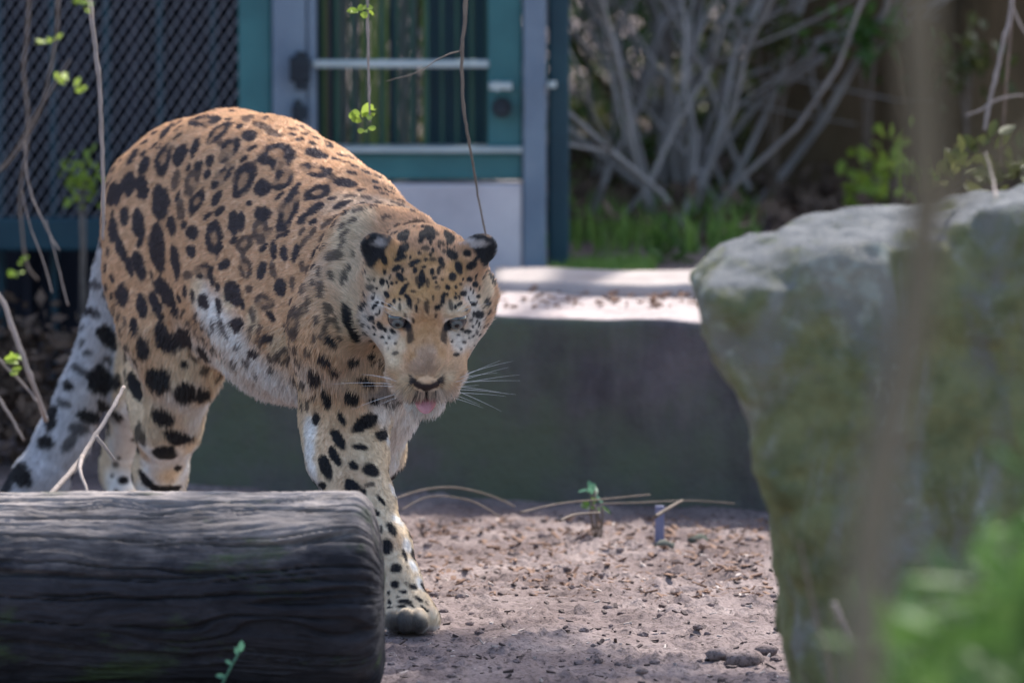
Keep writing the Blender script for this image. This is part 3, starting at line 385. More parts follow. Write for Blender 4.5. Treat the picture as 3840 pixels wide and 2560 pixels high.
-2250,79741,1766,180,24,60,33,-114,-53s;-2212,84021,5889,120,-219,-27,34,46,-220r;-3516,85428,6784,157,138,-171,-114,164,28r;-7749,88285,227,48,-104,35,-40,-42,-73s;-1796,79035,1358,-16,-40,-83,-50,44,-11s;-3539,86216,5569,72,-189,-219,-123,114,-139r
-5290,88645,4169,-10,5,-186,-162,20,9s;-1867,80172,2661,-85,142,-100,21,93,114s;-5385,88532,2780,80,-189,2,-66,-29,-144s;-6003,87853,6195,-276,-104,-81,37,-195,126r;-5788,85960,2470,51,-36,-144,-103,-45,-25s;-5570,86130,2848,-106,84,97,102,14,98s
-977,80101,3849,-58,151,-134,44,92,85s;-2254,83257,844,-81,52,27,-6,-46,70s;-3426,85647,4980,-135,231,53,73,5,164r;-352,78941,5024,48,90,-114,-14,77,55s;-2444,81897,1605,102,-93,-164,29,-117,85s;-6207,85781,3809,-54,182,54,24,42,-118s
-1436,78341,1051,1,120,13,-26,-9,85s;-1008,80941,4089,-58,192,70,23,-34,112s;-6385,87901,5283,-6,245,-87,88,-72,-207r;-1970,81699,2729,-187,4,-17,-15,-70,151s;-5603,86901,6675,139,261,-5,-141,74,-81r;-5615,88513,4689,-214,-96,-86,-52,-75,213r
-2514,82341,1559,-66,110,-177,-35,-108,-54s;-5268,86365,1552,121,-107,-70,15,89,-109s;-2634,84715,5489,-33,129,172,77,-102,91r;-4271,86440,6748,148,166,-162,-167,150,1r;-2717,84113,4320,-173,53,-209,-74,161,101r;-5888,88589,3927,23,-49,144,101,48,0s
-6038,86409,3569,-125,-142,-29,-58,26,126s;-4957,85421,1890,-61,-52,-201,-41,137,-23s;-5950,89241,2429,-22,86,-171,-121,50,41s;-4472,87648,4593,8,235,-139,84,69,122r;-5603,87317,3969,-148,36,31,-18,26,-117s;-5286,86301,449,18,73,79,31,-63,51s
-6109,88641,5430,241,-3,-171,-98,88,-140r;-1430,81561,3828,59,42,159,119,-119,-13s;-5104,85817,1769,17,-78,155,51,-129,-71s;-4470,87161,6429,139,-161,42,99,50,-135r;-5877,86567,1249,-58,-41,-80,-48,-59,65s;-819,80301,4529,51,-101,205,22,-177,-93s
-6029,86181,1194,-2,129,-15,19,-10,-85s;-3057,80421,3049,-31,48,163,51,152,-35s;-2148,83006,3945,-33,-143,-157,-71,79,-57s;-6127,88213,2332,-14,-72,142,-135,34,3s;-1996,82158,1984,-72,116,-109,-130,10,96s;-477,78833,5379,34,81,-126,-64,58,20s
-2991,79843,2227,13,181,72,63,44,-122s;-5500,88723,3678,44,-40,194,153,-15,-38s;-6184,89892,369,52,-82,-87,-26,61,-73s;-4883,88021,3529,38,-167,128,-26,-71,-85s;-508,79284,5192,-64,-25,115,58,-116,7s;-1690,78701,849,-50,-61,-98,-77,46,11s
-2474,83636,4074,-118,104,-41,26,79,126s;-3015,85304,5406,83,-176,-138,-95,69,-146r;-6490,90518,1178,12,40,-117,-80,6,-6s;-5103,85410,3176,-107,124,-2,43,39,146s;-5650,86849,1000,56,-46,86,77,40,-28s;-4672,88440,4673,116,-26,244,119,-118,-69r
-868,79661,5471,159,-4,-187,-18,194,-20s;-2864,84611,4729,147,-242,3,-68,-44,-200r;-2488,82263,1092,78,-89,46,-51,-1,85s;-2359,81580,2490,-80,-90,-104,17,-103,75s;-6910,89001,2029,148,-103,-83,-93,-39,-118s;-5111,88399,3151,-47,153,70,83,-36,134s
-2162,83698,4810,89,-215,-142,-83,60,-142r;-491,79500,4532,59,-89,-53,-43,21,-83s;-5742,85914,2009,102,-27,181,95,111,-37s;-833,80271,5220,100,-139,-157,1,124,-110s;-2360,83398,289,-86,27,-63,-47,16,71s;-7010,89102,2529,135,8,168,91,27,-74s
-5887,88941,1846,-91,-169,-81,-64,68,-70s;-4359,87429,5689,168,-217,-81,-15,74,-227r;-4779,85054,3009,-116,156,67,55,-20,142s;-2916,84981,6460,-171,127,154,1,-165,137r;-3936,86821,5649,33,-15,232,82,-146,-21r;-357,79260,4889,18,-112,97,38,-56,-71s
-7384,88742,2406,-69,-139,-145,17,-86,74s;-5984,86154,3080,-121,-132,-13,-38,24,107s;-3595,86115,6462,-125,186,-24,-94,-40,184r;-2397,82075,1301,-82,28,54,-17,55,-53s;-4515,84748,3202,-82,16,-188,-43,134,30s;-7740,88488,418,-6,-62,-86,-65,35,-21s
-1668,81647,2369,57,-162,89,42,-58,-134s;-1872,82117,3792,103,-109,71,-21,-82,-95s;-2585,84213,6395,-33,-191,142,133,-105,-110r;-1875,83064,5852,112,-59,-198,-44,179,-79r;-6301,88897,3369,97,-171,-50,-1,39,-136s;-2533,83143,979,-94,-6,-65,-19,-59,33s
-1344,78333,729,38,-97,56,22,-32,-71s;-6400,90078,312,101,-14,21,2,-58,-48s;-988,81010,4649,-2,-17,-222,-42,155,-12r;-6592,89120,2991,-160,76,32,31,21,105s;-2047,81819,1488,-81,-81,26,-61,41,-63s;-5727,87492,3053,107,-71,106,-99,-30,80s
-1867,82610,4182,23,109,132,62,-89,62s;-1780,81605,3249,120,-51,-153,-109,37,-98s;-6308,89003,4513,-44,125,-230,-140,94,78r;-1832,79463,2087,-9,152,75,23,-54,112s;-2170,81247,1919,5,-112,170,-163,31,25s;-2239,82453,298,62,-1,-67,39,80,35s
-7226,88684,1106,74,-84,-20,-45,-27,-52s;-1588,82371,5793,-59,270,25,-81,-35,194r;-5370,87449,6513,105,-240,120,192,64,-38r;-6692,89821,1489,24,70,81,-8,56,-46s;-5231,88521,5350,176,126,-223,-155,9,-117r;-3556,84833,6987,-83,-272,86,209,-79,-46r
-7210,88908,1449,-12,-27,-117,-89,24,4s;-6171,87860,2928,-122,54,150,-38,100,-67s;-1285,81618,5566,-118,224,67,-74,-94,185r;-1290,78385,249,14,-8,90,80,-48,-17s;-7412,88620,811,74,-75,-25,-37,-13,-71s;-2449,82502,802,97,-57,-12,-24,-51,45s
-8206,88549,565,88,39,5,-5,19,-66s;-5490,86295,260,-16,-84,-55,-82,18,-4s;-6196,90103,1371,64,-47,-95,-10,56,-34s;-2439,84229,5049,-138,67,-197,-76,156,106r;-4276,86984,4965,-140,11,-220,-80,199,61r;-1840,79301,1646,-123,66,-171,-41,92,65s
-4939,87890,5997,-232,-13,183,81,-176,91r;-2250,82865,1412,-85,-61,75,65,-46,38s;-5890,87426,3649,101,-38,140,-111,65,97s;-6472,86929,4944,-10,-241,-113,-69,-81,178r;-6825,90349,929,-52,-114,33,10,15,69s;-1908,82261,1417,-18,-16,-92,-3,76,-13s
-6518,89172,2329,40,116,-92,-95,-58,-115s;-5850,88887,3169,-102,-45,132,108,-28,74s;-1542,78525,649,91,-20,61,40,-48,-76s;-309,79101,4582,-12,125,3,16,-1,100s;-5470,86441,3549,189,-109,27,-20,-72,-152s;-5878,86617,567,-6,90,31,41,26,-68s
-7526,88868,1645,3,-37,208,139,84,13s;-3947,85884,6910,139,-188,12,132,91,-100r;-2106,82484,1671,58,-120,92,129,5,-74s;-1935,78101,489,-26,102,32,24,31,-78s;-4422,88181,5327,148,-252,-41,50,63,-206r;-1810,78548,651,87,1,-40,-27,-53,-60s
-1615,78741,1489,40,30,-113,-22,61,9s;-5978,89536,249,-28,61,-101,-52,61,51s;-4676,84661,2761,-82,-2,-164,-18,157,7s;-1610,82701,5049,59,-32,268,77,-204,-42r;-6625,90358,1347,109,63,10,-23,46,-44s;-1217,80581,5726,167,-116,-166,39,172,-81r
-2195,82932,595,-69,-36,-88,9,80,-40s;-6438,87583,5811,-87,-105,-186,-13,-153,93r;-6356,89563,2071,0,-159,148,127,18,19s;-5130,85702,2333,12,17,-187,-84,86,2s;-4732,85742,7033,-128,-238,10,187,-98,57r;-3150,85601,6068,-48,138,-166,-86,112,118r
-5342,86849,849,-30,-11,98,56,-56,10s;-2107,83167,277,41,-58,-58,-11,45,-52s;-3031,80243,2547,-49,-166,-51,-61,-17,114s;-6653,89461,1649,-12,101,-165,20,-96,-60s;-6028,85581,2355,-15,165,108,47,75,-109s;-1754,81621,1835,24,-151,63,-88,-65,-121s
-6276,86302,4007,-29,-197,-27,-51,-15,158s;-6154,86805,4264,-23,158,201,156,113,-71r;-6309,88963,3984,-76,80,-165,-36,109,70s;-7909,88477,1307,35,104,-11,-55,10,-80s;-5151,85919,249,42,-82,61,15,-35,-58s;-2170,82237,1023,-36,60,-94,91,39,-9s
-5232,85874,3198,46,-112,111,5,-96,-99s;-7766,88726,1049,53,11,86,54,21,-36s;-2560,78901,1494,12,96,-48,49,-38,-63s;-6172,88221,3929,-77,-86,-126,11,-119,74s;-5075,87566,3521,125,84,105,-36,-80,107s;-2391,83441,708,98,3,-58,-40,38,-65s
-1598,82149,4289,182,-223,81,-34,-101,-199r;-1993,78369,664,11,-97,-78,-53,-55,61s;-5881,86181,1680,105,144,60,-56,78,-89s;-6228,87725,3489,-96,175,31,-14,13,-115s;-5206,86341,1049,-21,20,-88,-3,79,18s;-2530,80078,1991,-42,127,132,149,41,8s
-5992,84821,3424,-72,30,147,21,150,-20s;-1141,81621,4929,-93,278,-6,-8,2,239r;-2037,82912,1089,57,-77,39,27,-24,-89s;-3150,84322,3948,-103,131,7,70,48,133s;-6385,85741,4449,20,278,-14,35,-14,-226r;-4817,87659,3927,-25,118,-176,74,86,48s
-5235,87646,3075,146,82,77,-3,-77,88s;-6730,90220,489,-57,-101,24,-47,41,61s;-7385,88301,624,57,60,61,30,-61,32s;-6190,90320,1107,-19,70,-58,-30,49,69s;-8434,88368,516,45,93,-12,-36,7,-76s;-2347,81141,2682,41,33,-164,18,-118,-19s
-6073,89621,1435,12,97,19,33,-18,73s;-2167,78817,1092,51,82,17,53,-20,-67s;-2532,82863,1291,86,12,92,32,70,-39s;-2093,78626,886,31,-59,-61,-52,-50,22s;-1365,80901,2889,-28,-196,67,-66,-40,-144s;-5012,85661,249,-56,110,-10,-13,2,87s
-5936,89381,1849,-25,106,112,42,-114,117s;-5953,88523,1951,-131,-139,37,-91,59,-100s;-5593,88745,2446,62,-61,175,19,-137,-54s;-2715,83181,489,2,96,-53,-5,-47,-86s;-1180,80540,3405,100,11,153,2,-151,9s;-4742,88260,4091,-32,-58,-160,-65,103,-24s
-6173,90141,809,15,125,5,4,-4,89s;-3704,85569,4422,-7,179,159,176,-101,121r;-2100,80170,2249,102,5,117,58,-90,-46s;-7770,88696,769,14,32,101,71,6,-11s;-6613,90526,768,30,-2,-92,-88,-29,-29s;-2130,79235,1353,-117,49,28,30,49,39s
-1911,82501,1159,-13,17,-118,10,77,10s;-6190,89880,1148,-53,-72,-57,-14,66,-70s;-2610,80549,2492,-44,93,155,154,43,18s;-6752,89690,281,-14,-21,-120,-14,-76,15s;-8180,88339,886,52,63,77,-9,71,-52s;-4049,86303,4687,158,22,243,89,-174,-42r
-6169,89822,1730,168,-58,-128,-39,105,-98s;-2039,82688,289,-10,66,84,-56,-44,28s;-5987,89069,276,10,-62,-71,34,67,-53s;-5269,86684,587,-51,56,-65,6,75,59s;-1510,81441,2829,71,-116,-118,-82,72,-121s;-1113,78101,342,11,-113,36,35,-18,-67s
-2210,82621,730,-79,-58,-7,-47,69,-46s;-2132,81935,2372,-177,-93,76,72,-58,98s;-5478,86878,552,-97,49,23,39,42,78s;-2101,82538,3729,-28,187,66,93,-29,122s;-5602,88316,5820,120,88,-240,-152,94,-42r;-7715,88725,1329,20,18,-114,-53,-49,-17s
-4890,86630,6866,-23,-251,59,227,-24,-16r;-5143,86021,3616,51,-200,-60,-84,18,-131s;-6181,85221,3886,-6,-158,19,-71,20,139s;-1996,82752,1339,-47,-11,96,34,-62,9s;-824,79779,4166,-14,-137,-69,-52,62,-113s;-4831,85072,2409,-25,142,-131,-4,88,97s
-8170,88565,255,61,-16,-83,-66,-18,-45s;-2631,82549,1310,16,77,53,-24,50,-66s;-5795,86011,218,-34,-86,-18,-37,-4,88s;-1989,78875,5347,-35,-163,-15,51,-18,77s;-3240,79861,4009,-4,153,93,21,77,-124s;-6309,90481,861,-21,8,-108,-52,38,13s
-6904,88661,1529,-21,165,135,64,-87,117s;-6765,89127,3609,-107,-84,144,104,23,91s;-1650,78424,369,0,21,116,64,16,-3s;-7001,88461,1244,-45,-71,-55,-32,60,-51s;-2639,83339,726,4,-77,92,47,38,29s;-2543,79269,1556,-54,100,120,79,84,-34s
-1042,77821,249,-21,119,-8,-10,3,78s;-5570,86602,1471,-119,22,-27,-21,-33,68s;-1860,77741,209,-7,116,57,2,31,-64s;-1890,78868,1006,-78,35,50,40,30,42s;-5206,85701,2769,28,-101,131,56,-96,-86s;-8423,88476,249,-92,-58,-1,2,-5,95s
-8025,88596,849,-64,-47,-76,-46,-42,65s;-2640,82741,889,25,-99,-26,-14,-21,64s;-1904,83101,4571,-107,54,-272,-50,142,48r;-5961,87461,4531,61,284,-93,88,-65,-140r;-1672,78879,1197,-12,32,102,69,-47,23s;-2299,79021,1274,-8,111,39,77,16,-31s
-6371,90340,490,77,14,56,42,-83,-37s;-5900,85501,1809,-10,214,-36,25,-24,-147s;-2188,83248,529,28,-113,14,-7,-13,-89s;-3357,85031,4358,-168,102,-117,0,131,116r;-5048,87300,4167,-104,25,-130,90,83,-56s;-2825,82981,249,-1,56,91,-9,63,-38s
-5912,86606,957,-13,-81,71,28,49,61s;-6732,90061,1369,53,-44,87,18,70,25s;-2158,78381,935,57,-27,-90,4,-63,21s;-6082,85781,2809,42,204,-55,16,-45,-157s;-1072,81021,5260,-88,144,228,-2,-151,95r;-680,79141,5497,1,138,-45,-57,21,62s
-2050,78585,5569,144,-18,-4,4,51,-85s;-5610,86621,379,51,-90,-36,-63,-35,-3s;-5728,86912,688,15,26,97,58,25,-16s;-5466,86723,1152,-78,-7,58,35,-42,42s;-1494,78541,1329,20,-92,-29,23,26,-66s;-5804,86341,449,-53,-29,89,-12,83,19s
-6830,90160,1149,-6,107,9,-23,7,-95s;-7043,89016,2969,110,124,39,7,34,-130s;-2347,83621,6392,-131,-113,166,100,-201,-58r;-2011,79024,1214,-106,-42,-47,-36,46,40s;-2330,82741,409,9,94,46,-69,-1,15s;-1829,79808,2409,34,-75,130,12,-103,-63s
-7205,88341,969,-18,110,-61,27,39,64s;-6111,89364,388,41,112,10,-67,22,22s;-6033,85470,3538,59,-40,-140,26,-129,48s;-561,79540,4971,36,16,-116,-54,74,-7s;-1918,83382,5289,23,-72,-288,-65,145,-42r;-6186,89277,1466,94,-5,47,-22,-75,36s
-2760,83256,249,11,10,106,44,66,-11s;-1503,78663,1092,50,-83,31,3,-28,-81s;-6068,87685,3983,-36,-39,-171,65,-105,10s;-2310,78643,1229,41,-18,-92,-1,-96,18s;-8578,88257,285,15,124,-23,-40,-9,-73s;-7542,88528,583,87,1,58,25,-64,-36s
-6490,90181,1490,85,-43,36,36,49,-25s;-1275,78061,618,-43,-54,93,12,-68,-34s;-5253,86501,1249,45,-44,-112,-43,69,-44s;-6683,89945,365,-44,-97,34,-26,39,79s;-5227,86621,848,-14,-7,110,14,-82,-4s;-2250,83074,1096,83,5,-61,-40,44,-50s
-3955,86675,6260,-88,-86,282,125,-163,-11r;-2632,82515,1022,-37,27,93,-14,63,-24s;-5148,86184,1286,12,-61,77,-1,-67,-53s;-2005,82661,889,-8,93,-12,37,10,54s;-7507,88800,1190,-71,20,81,55,28,41s;-2790,79561,1869,127,112,-110,61,-134,-65s
-960,80541,3889,-32,-123,-154,-20,87,-65s;-2053,82104,1260,47,-68,97,-64,-53,-6s
'''
# colour of the coat at places on the skin: position, reach (0.1 mm), tone
TONES = '''
-4785,82619,4487,173 C;-4529,82068,4143,260 W;-4154,81491,3791,289 W;-3844,81239,3471,289 W;-3460,80978,3199,289 W;-4264,81661,4484,144 C;-3870,80922,4193,144 C;-3431,80345,3862,173 C
-4700,82448,4350,202 W;-4395,81813,3986,260 W;-4027,81338,3702,260 W;-3684,81010,3405,260 W;-3355,80963,3125,231 W;-2988,79424,2454,130 W;-2942,79342,2169,115 W;-2975,79499,2740,130 W
-4614,84079,3017,173 C;-4762,84203,2739,173 C;-5163,85867,1361,173 W;-4998,84987,1865,144 C;-4494,84163,3133,144 C;-4738,83836,3245,202 C;-4962,83728,3489,173 C;-6450,88827,1819,202 W
-6473,89557,1236,202 W;-6507,89747,713,202 W;-5615,84233,2970,289 T;-5482,84513,2313,289 C;-5677,84048,3456,260 T;-5840,84236,4216,231 O;-5416,84663,1982,231 C;-5849,85277,1751,144 T
-5368,85585,1316,173 C;-1819,79576,2584,72 W;-1814,81261,2007,72 W;-1733,78940,1926,72 W;-1637,78484,1546,72 W;-1503,78265,1211,72 W;-1414,78099,942,72 W;-1312,77998,695,72 W
-1800,78641,1817,144 C;-1612,77908,897,159 C;-1729,77998,1029,159 C;-1582,77803,694,144 C;-1760,78127,1302,144 T;-1834,78195,1439,144 C;-2028,78477,1766,144 C;-1922,78952,2218,173 C
-1494,77695,536,173 C;-1251,77782,479,115 C;-1133,77579,335,115 C;-1681,77709,490,144 C;-1604,77400,189,217 M;-1432,77399,160,202 M;-1719,77462,208,202 M;-1260,77395,161,130 M
-1531,77372,309,173 M;-1133,77544,283,86 C;-1092,77699,375,86 C;-2581,79108,2639,260 T;-2352,78688,2104,231 T;-2658,79284,3206,231 T;-2365,79231,2918,231 T;-2144,79127,2637,202 C
-2216,79158,3514,202 C;-1863,79599,3053,202 W;-1738,80612,2685,202 W;-1547,80701,2750,144 W;-1932,79475,3259,173 G;-1717,79663,3238,173 G;-1999,79252,3577,144 C;-2064,78974,3972,173 T
-2337,79556,5748,202 C;-2434,79341,5400,231 C;-2400,79139,5052,231 C;-2351,78910,4708,231 C;-2420,78777,4356,173 C;-2513,79539,5603,144 C;-2254,79742,5925,173 C;-2670,78917,4707,260 T
-2830,79387,5103,260 P;-2743,79870,5503,202 T;-2637,78739,4141,260 T;-2931,78875,4420,289 T;-2480,80907,6014,260 P;-2032,80790,6023,173 P;-1660,80759,5951,173 P;-2643,78873,3836,260 T
-3084,79051,4110,289 T;-1213,78614,5663,202 O;-980,78436,5475,144 O;-1443,78571,5609,144 O;-1613,78391,5407,144 A;-1250,78218,5320,173 A;-820,78289,5227,144 A;-1902,78407,5261,144 A
-1902,78366,4975,144 C;-1607,78038,4932,173 A;-1247,77946,4941,173 A;-861,78060,4959,144 A;-2021,78551,5103,144 C;-1974,78354,4730,144 F;-2126,78605,4445,144 F;-2021,78458,4242,144 F
-1842,78185,4168,144 F;-1724,78094,4278,86 F;-1812,78151,4027,144 C;-1607,77983,4145,86 C;-1604,77861,4690,115 C;-604,78251,4769,144 F;-490,78344,4500,144 F;-533,78316,4256,144 F
-747,78113,4204,115 F;-819,78057,4325,86 F;-362,78743,4941,115 C;-404,78556,4740,115 C;-817,77897,4686,115 C;-1232,77858,4445,115 N;-1260,77833,4261,115 N;-1216,77758,4096,115 P2
-1216,77696,3929,115 P2;-1418,77854,4230,86 N;-1046,77858,4229,86 N;-1461,77798,4020,72 N;-1003,77814,4061,72 N;-1246,77855,4345,115 N;-1388,77720,3884,86 P2;-1031,77754,3923,72 T
-1606,77905,3792,115 T;-1679,77971,3901,86 C;-1534,77848,3625,115 C;-946,77856,3711,115 C;-1031,77777,3604,86 C;-889,77921,3848,86 T;-1463,77865,3508,86 C;-1471,78288,3288,101 W
-1010,78338,3282,101 W;-1586,80430,2990,86 W;-1226,78287,3172,115 W;-1443,80731,2866,86 W;-1854,79279,3648,115 C;-1994,79062,3890,115 C;-1713,79516,3402,86 C;-678,78482,5529,86 K
-562,78479,5573,86 K;-432,78485,5616,86 K;-332,78535,5539,86 K;-2101,79450,5654,72 K;-2017,78450,5633,86 K;-1916,78435,5576,86 K;-1844,78433,5634,57 K;-2105,78487,5615,57 K
-2132,79524,5751,43 K;-8172,88236,936,173 K;-8223,88075,793,173 K
'''
# ------------------------------------------------------------------ numeric noise
def _hash(i, j, k, seed):
    h = (i*374761393+j*668265263+k*2147483647+seed*1274126177) & 0xffffffff
    h = ((h ^ (h >> 13))*1274126177) & 0xffffffff
    return ((h ^ (h >> 16)) & 0xffff)/65535.0
def vnoise(X, Y, Z, seed=0):
    xi, yi, zi = np.floor(X).astype(np.int64), np.floor(Y).astype(np.int64), np.floor(Z).astype(np.int64)
    fx, fy, fz = X-xi, Y-yi, Z-zi; fx, fy, fz = [f*f*(3-2*f) for f in (fx, fy, fz)]; r = 0
    for a in (0, 1):
        for b in (0, 1):
            for c in (0, 1):
                r = r+_hash(xi+a, yi+b, zi+c, seed)*(fx if a else 1-fx)*(fy if b else 1-fy)*(fz if c else 1-fz)
    return r
def fbm(X, Y, Z, f, octv=4, seed=0, gain=.5):
    r = 0; a = 1; t = 0
    for o in range(octv):
        r = r+a*(vnoise(X*f, Y*f, Z*f, seed+o)-.5); t += a; a *= gain; f *= 2.03
    return r/t*2
def sstep(x, a, b):
    t = np.clip((x-a)/(b-a), 0, 1); return t*t*(3-2*t)

# ------------------------------------------------------------------ ground
def stretch(a, b, fine0, fine1, step, grow=1.16):
    c = list(np.arange(fine0, fine1, step)); s = step; x = fine0
    while x > a: s *= grow; x -= s; c.insert(0, x)
    s = step; x = c[-1]
    while x < b: s *= grow; x += s; c.append(x)
    return np.array(c)
gx = stretch(-60, 60, -.5, .75, .0052); gy = stretch(-20, 120, 7.05, 9.75, .0062)
def ground_z(X, Y):
    terr = sstep(X, -.80, -.72)*sstep(Y, 9.62, 9.74)*.29
    far = sstep(Y, 10.6, 12)*.06
    r = fbm(X, Y, X*0, 1.3, 3, 3)*.02
    near = np.exp(-((Y-8.2)/1.6)**2)*np.exp(-((X-.1)/1.5)**2)
    clod = fbm(X, Y*.8, X*0, 14, 4, 11, .6)*.010+np.maximum(fbm(X, Y*.9, X*0, 42, 4, 21, .62)-.12, 0)*.022+fbm(X, Y, X*0, 110, 2, 31)*.0022
    dent = -np.maximum(fbm(X*.8, Y, X*0, 24, 3, 41, .6)-.25, 0)*.022
    return terr+far*(X > -5)+r*(1-near)+(clod+dent)*near-.004
GX, GY = np.meshgrid(gx, gy, indexing='ij'); GZ = ground_z(GX, GY)
# flat patches where paws press the soil
for (ppx, pd) in ((409, 7.79), (352, 8.28), (165, 8.56), (124, 8.95)):
    q = ground_pt(ppx, pd, 0); m = np.exp(-(((GX-q[0])/.055)**2+((GY-q[1])/.065)**2)**2); GZ = GZ*(1-m)+m*.0005
nx, ny = len(gx), len(gy); I = np.arange(nx*ny).reshape(nx, ny)
Q = np.stack([I[:-1, :-1], I[1:, :-1], I[1:, 1:], I[:-1, 1:]], -1).reshape(-1, 4)
def soil_extra(nt, c):
    c2 = ramp(nt, noise(nt, 130, 5, .7), [(.33, (.25, .24, .24)), (.5, (.9, .9, .9)), (.66, (1.0, 1.0, 1.0)), (.72, (1.5, 1.45, 1.4))])
    return mixc(nt, 1.0, c, c2, 'MULTIPLY')
M_soil = material('soil', [(.3, (.15, .112, .108)), (.5, (.24, .188, .18)), (.7, (.36, .295, .28))], 5, .95, .8, 160, bdist=.006, spec=.15, extra=soil_extra)
tag(link('ground', big_mesh('ground', np.stack([GX, GY, GZ], -1).reshape(-1, 3), Q), M_soil), kind='structure')

# ------------------------------------------------------------------ materials of the place
M_concrete = material('weathered_concrete', [(.3, (.42, .39, .42)), (.55, (.56, .52, .54)), (.75, (.66, .62, .62))], 6, .9, .4, 50)
M_teal = material('teal_paint', [(.3, (.018, .105, .12)), (.6, (.03, .145, .16)), (.8, (.05, .18, .185))], 8, .45, .15, 40, spec=.4)
M_blueteal = material('dark_teal_paint', [(.3, (.008, .035, .055)), (.7, (.014, .055, .075))], 8, .5, .15, 40)
M_post = material('blue_grey_paint', [(.3, (.12, .16, .22)), (.6, (.16, .21, .27)), (.8, (.21, .25, .30))], 9, .5, .2, 40)
M_metal = material('galvanised_metal', [(.3, (.30, .36, .38)), (.7, (.42, .48, .50))], 14, .45, .1, 60, metal=.5)
M_darkwood = material('dark_stained_wood', [(.3, (.010, .010, .016)), (.55, (.022, .022, .032)), (.8, (.045, .04, .05))], 12, .85, .5, 60, stretch=(1, 1, .15))
M_wire = material('mesh_wire', [(.3, (.15, .16, .20)), (.7, (.25, .26, .30))], 30, .5, 0, metal=.6)
M_black = material('black_hinge', [(.3, (.008, .012, .02)), (.7, (.02, .03, .04))], 30, .6, .2)
M_litgreen = material('sunlit_foliage_green', [(.3, (.16, .23, .06)), (.7, (.32, .40, .13))], 6, .8, .3, 40, stretch=(4, 1, .3))
M_mossgrey = material('grey_green_wood', [(.3, (.10, .13, .12)), (.7, (.19, .22, .20))], 6, .8, .3, 40, stretch=(4, 1, .3))
M_bar = material('green_painted_bar', [(.35, (.012, .045, .04)), (.65, (.03, .09, .06))], 4, .5, .1, 40, stretch=(6, 1, .3))

def stone_extra(nt, c):
    st_ = ramp(nt, noise(nt, 6, 7, .7, stretch=(1, 1, .22)), [(.36, (.45, .45, .45)), (.52, (1, 1, 1)), (.68, (1.5, 1.45, 1.4))]); c = mixc(nt, .8, c, st_, 'MULTIPLY')
    g = ramp(nt, noise(nt, 3.2, 6, .65), [(.36, (0, 0, 0)), (.56, (1, 1, 1))])
    return mixc(nt, g, c, (.10, .12, .085))
M_block = material('mossy_concrete', [(.3, (.075, .068, .078)), (.55, (.115, .105, .112)), (.8, (.17, .15, .16))], 9, .95, .7, 30, extra=stone_extra, bdist=.01)
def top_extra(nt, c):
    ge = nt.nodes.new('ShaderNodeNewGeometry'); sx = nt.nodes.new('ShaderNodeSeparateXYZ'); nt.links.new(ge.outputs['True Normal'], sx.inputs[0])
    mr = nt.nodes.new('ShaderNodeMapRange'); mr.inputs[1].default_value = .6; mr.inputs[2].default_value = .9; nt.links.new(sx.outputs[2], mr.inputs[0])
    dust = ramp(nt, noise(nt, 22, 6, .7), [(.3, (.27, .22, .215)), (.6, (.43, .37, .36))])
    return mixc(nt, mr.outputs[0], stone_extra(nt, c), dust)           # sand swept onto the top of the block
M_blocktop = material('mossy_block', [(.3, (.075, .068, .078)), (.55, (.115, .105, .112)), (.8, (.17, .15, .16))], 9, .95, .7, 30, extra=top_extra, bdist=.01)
M_slab = material('dusty_slab', [(.3, (.28, .24, .23)), (.7, (.42, .37, .35))], 12, .95, .5, 60)

def rough_slab(name, x0, x1, yf0, yf1, dep, z0, z1, mat, amp=.006, step=.02, seed=1, edge=.012):
    """a stone block: rounded, uneven box whose front runs from (x0,yf0) to (x1,yf1)"""
    L = x1-x0; nxx = int(L/step); nyy = max(int(dep/step), 3); nzz = max(int((z1-z0)/step), 3); V = []; F = []; key = {}
    bm = bmesh.new()
    def vid(i, j, k):
        t = (i, j, k)
        if t not in key: key[t] = len(V); V.append([i/nxx, j/nyy, k/nzz])
        return key[t]
    for i in range(nxx):
        for j in range(nyy):
            F.append((vid(i,j,nzz), vid(i+1,j,nzz), vid(i+1,j+1,nzz), vid(i,j+1,nzz)))
        for k in range(nzz):
            F.append((vid(i,0,k), vid(i+1,0,k), vid(i+1,0,k+1), vid(i,0,k+1))); F.append((vid(i+1,nyy,k), vid(i,nyy,k), vid(i,nyy,k+1), vid(i+1,nyy,k+1)))
    for j in range(nyy):
        for k in range(nzz):
            F.append((vid(0,j+1,k), vid(0,j,k), vid(0,j,k+1), vid(0,j+1,k+1))); F.append((vid(nxx,j,k), vid(nxx,j+1,k), vid(nxx,j+1,k+1), vid(nxx,j,k+1)))
    bm.free(); V = np.array(V); X = x0+V[:, 0]*L; Y = yf0+(yf1-yf0)*V[:, 0]+V[:, 1]*dep; Z = z0+V[:, 2]*(z1-z0)
    # round the long edges
    ez = np.clip(1-(z1-Z)/edge, 0, 1); ey = np.clip(1-(V[:, 1]*dep)/edge, 0, 1)
    Z = Z-ey*ez*edge*.3; Y = Y+ey*ez*edge*.3
    Y = Y+fbm(X, Y*0+seed, Z, 5, 4, seed)*amp*2*(V[:, 1] < .5); Z = Z+fbm(X, Y, Z*0, 6, 4, seed+9)*amp*(V[:, 2] > .5)
    return link(name, big_mesh(name, np.stack([X, Y, Z], 1), np.array(F)), mat)
xl, xr = P(122, 400, 9.6)[0], P(1180, 400, 8.95)[0]
tag(rough_slab('retaining_wall', xl, xr, 9.56, 8.93, .62, -.03, .315, M_blocktop, .008, .016), 'low mossy concrete retaining block with sunlit sandy top behind the leopard', 'wall')
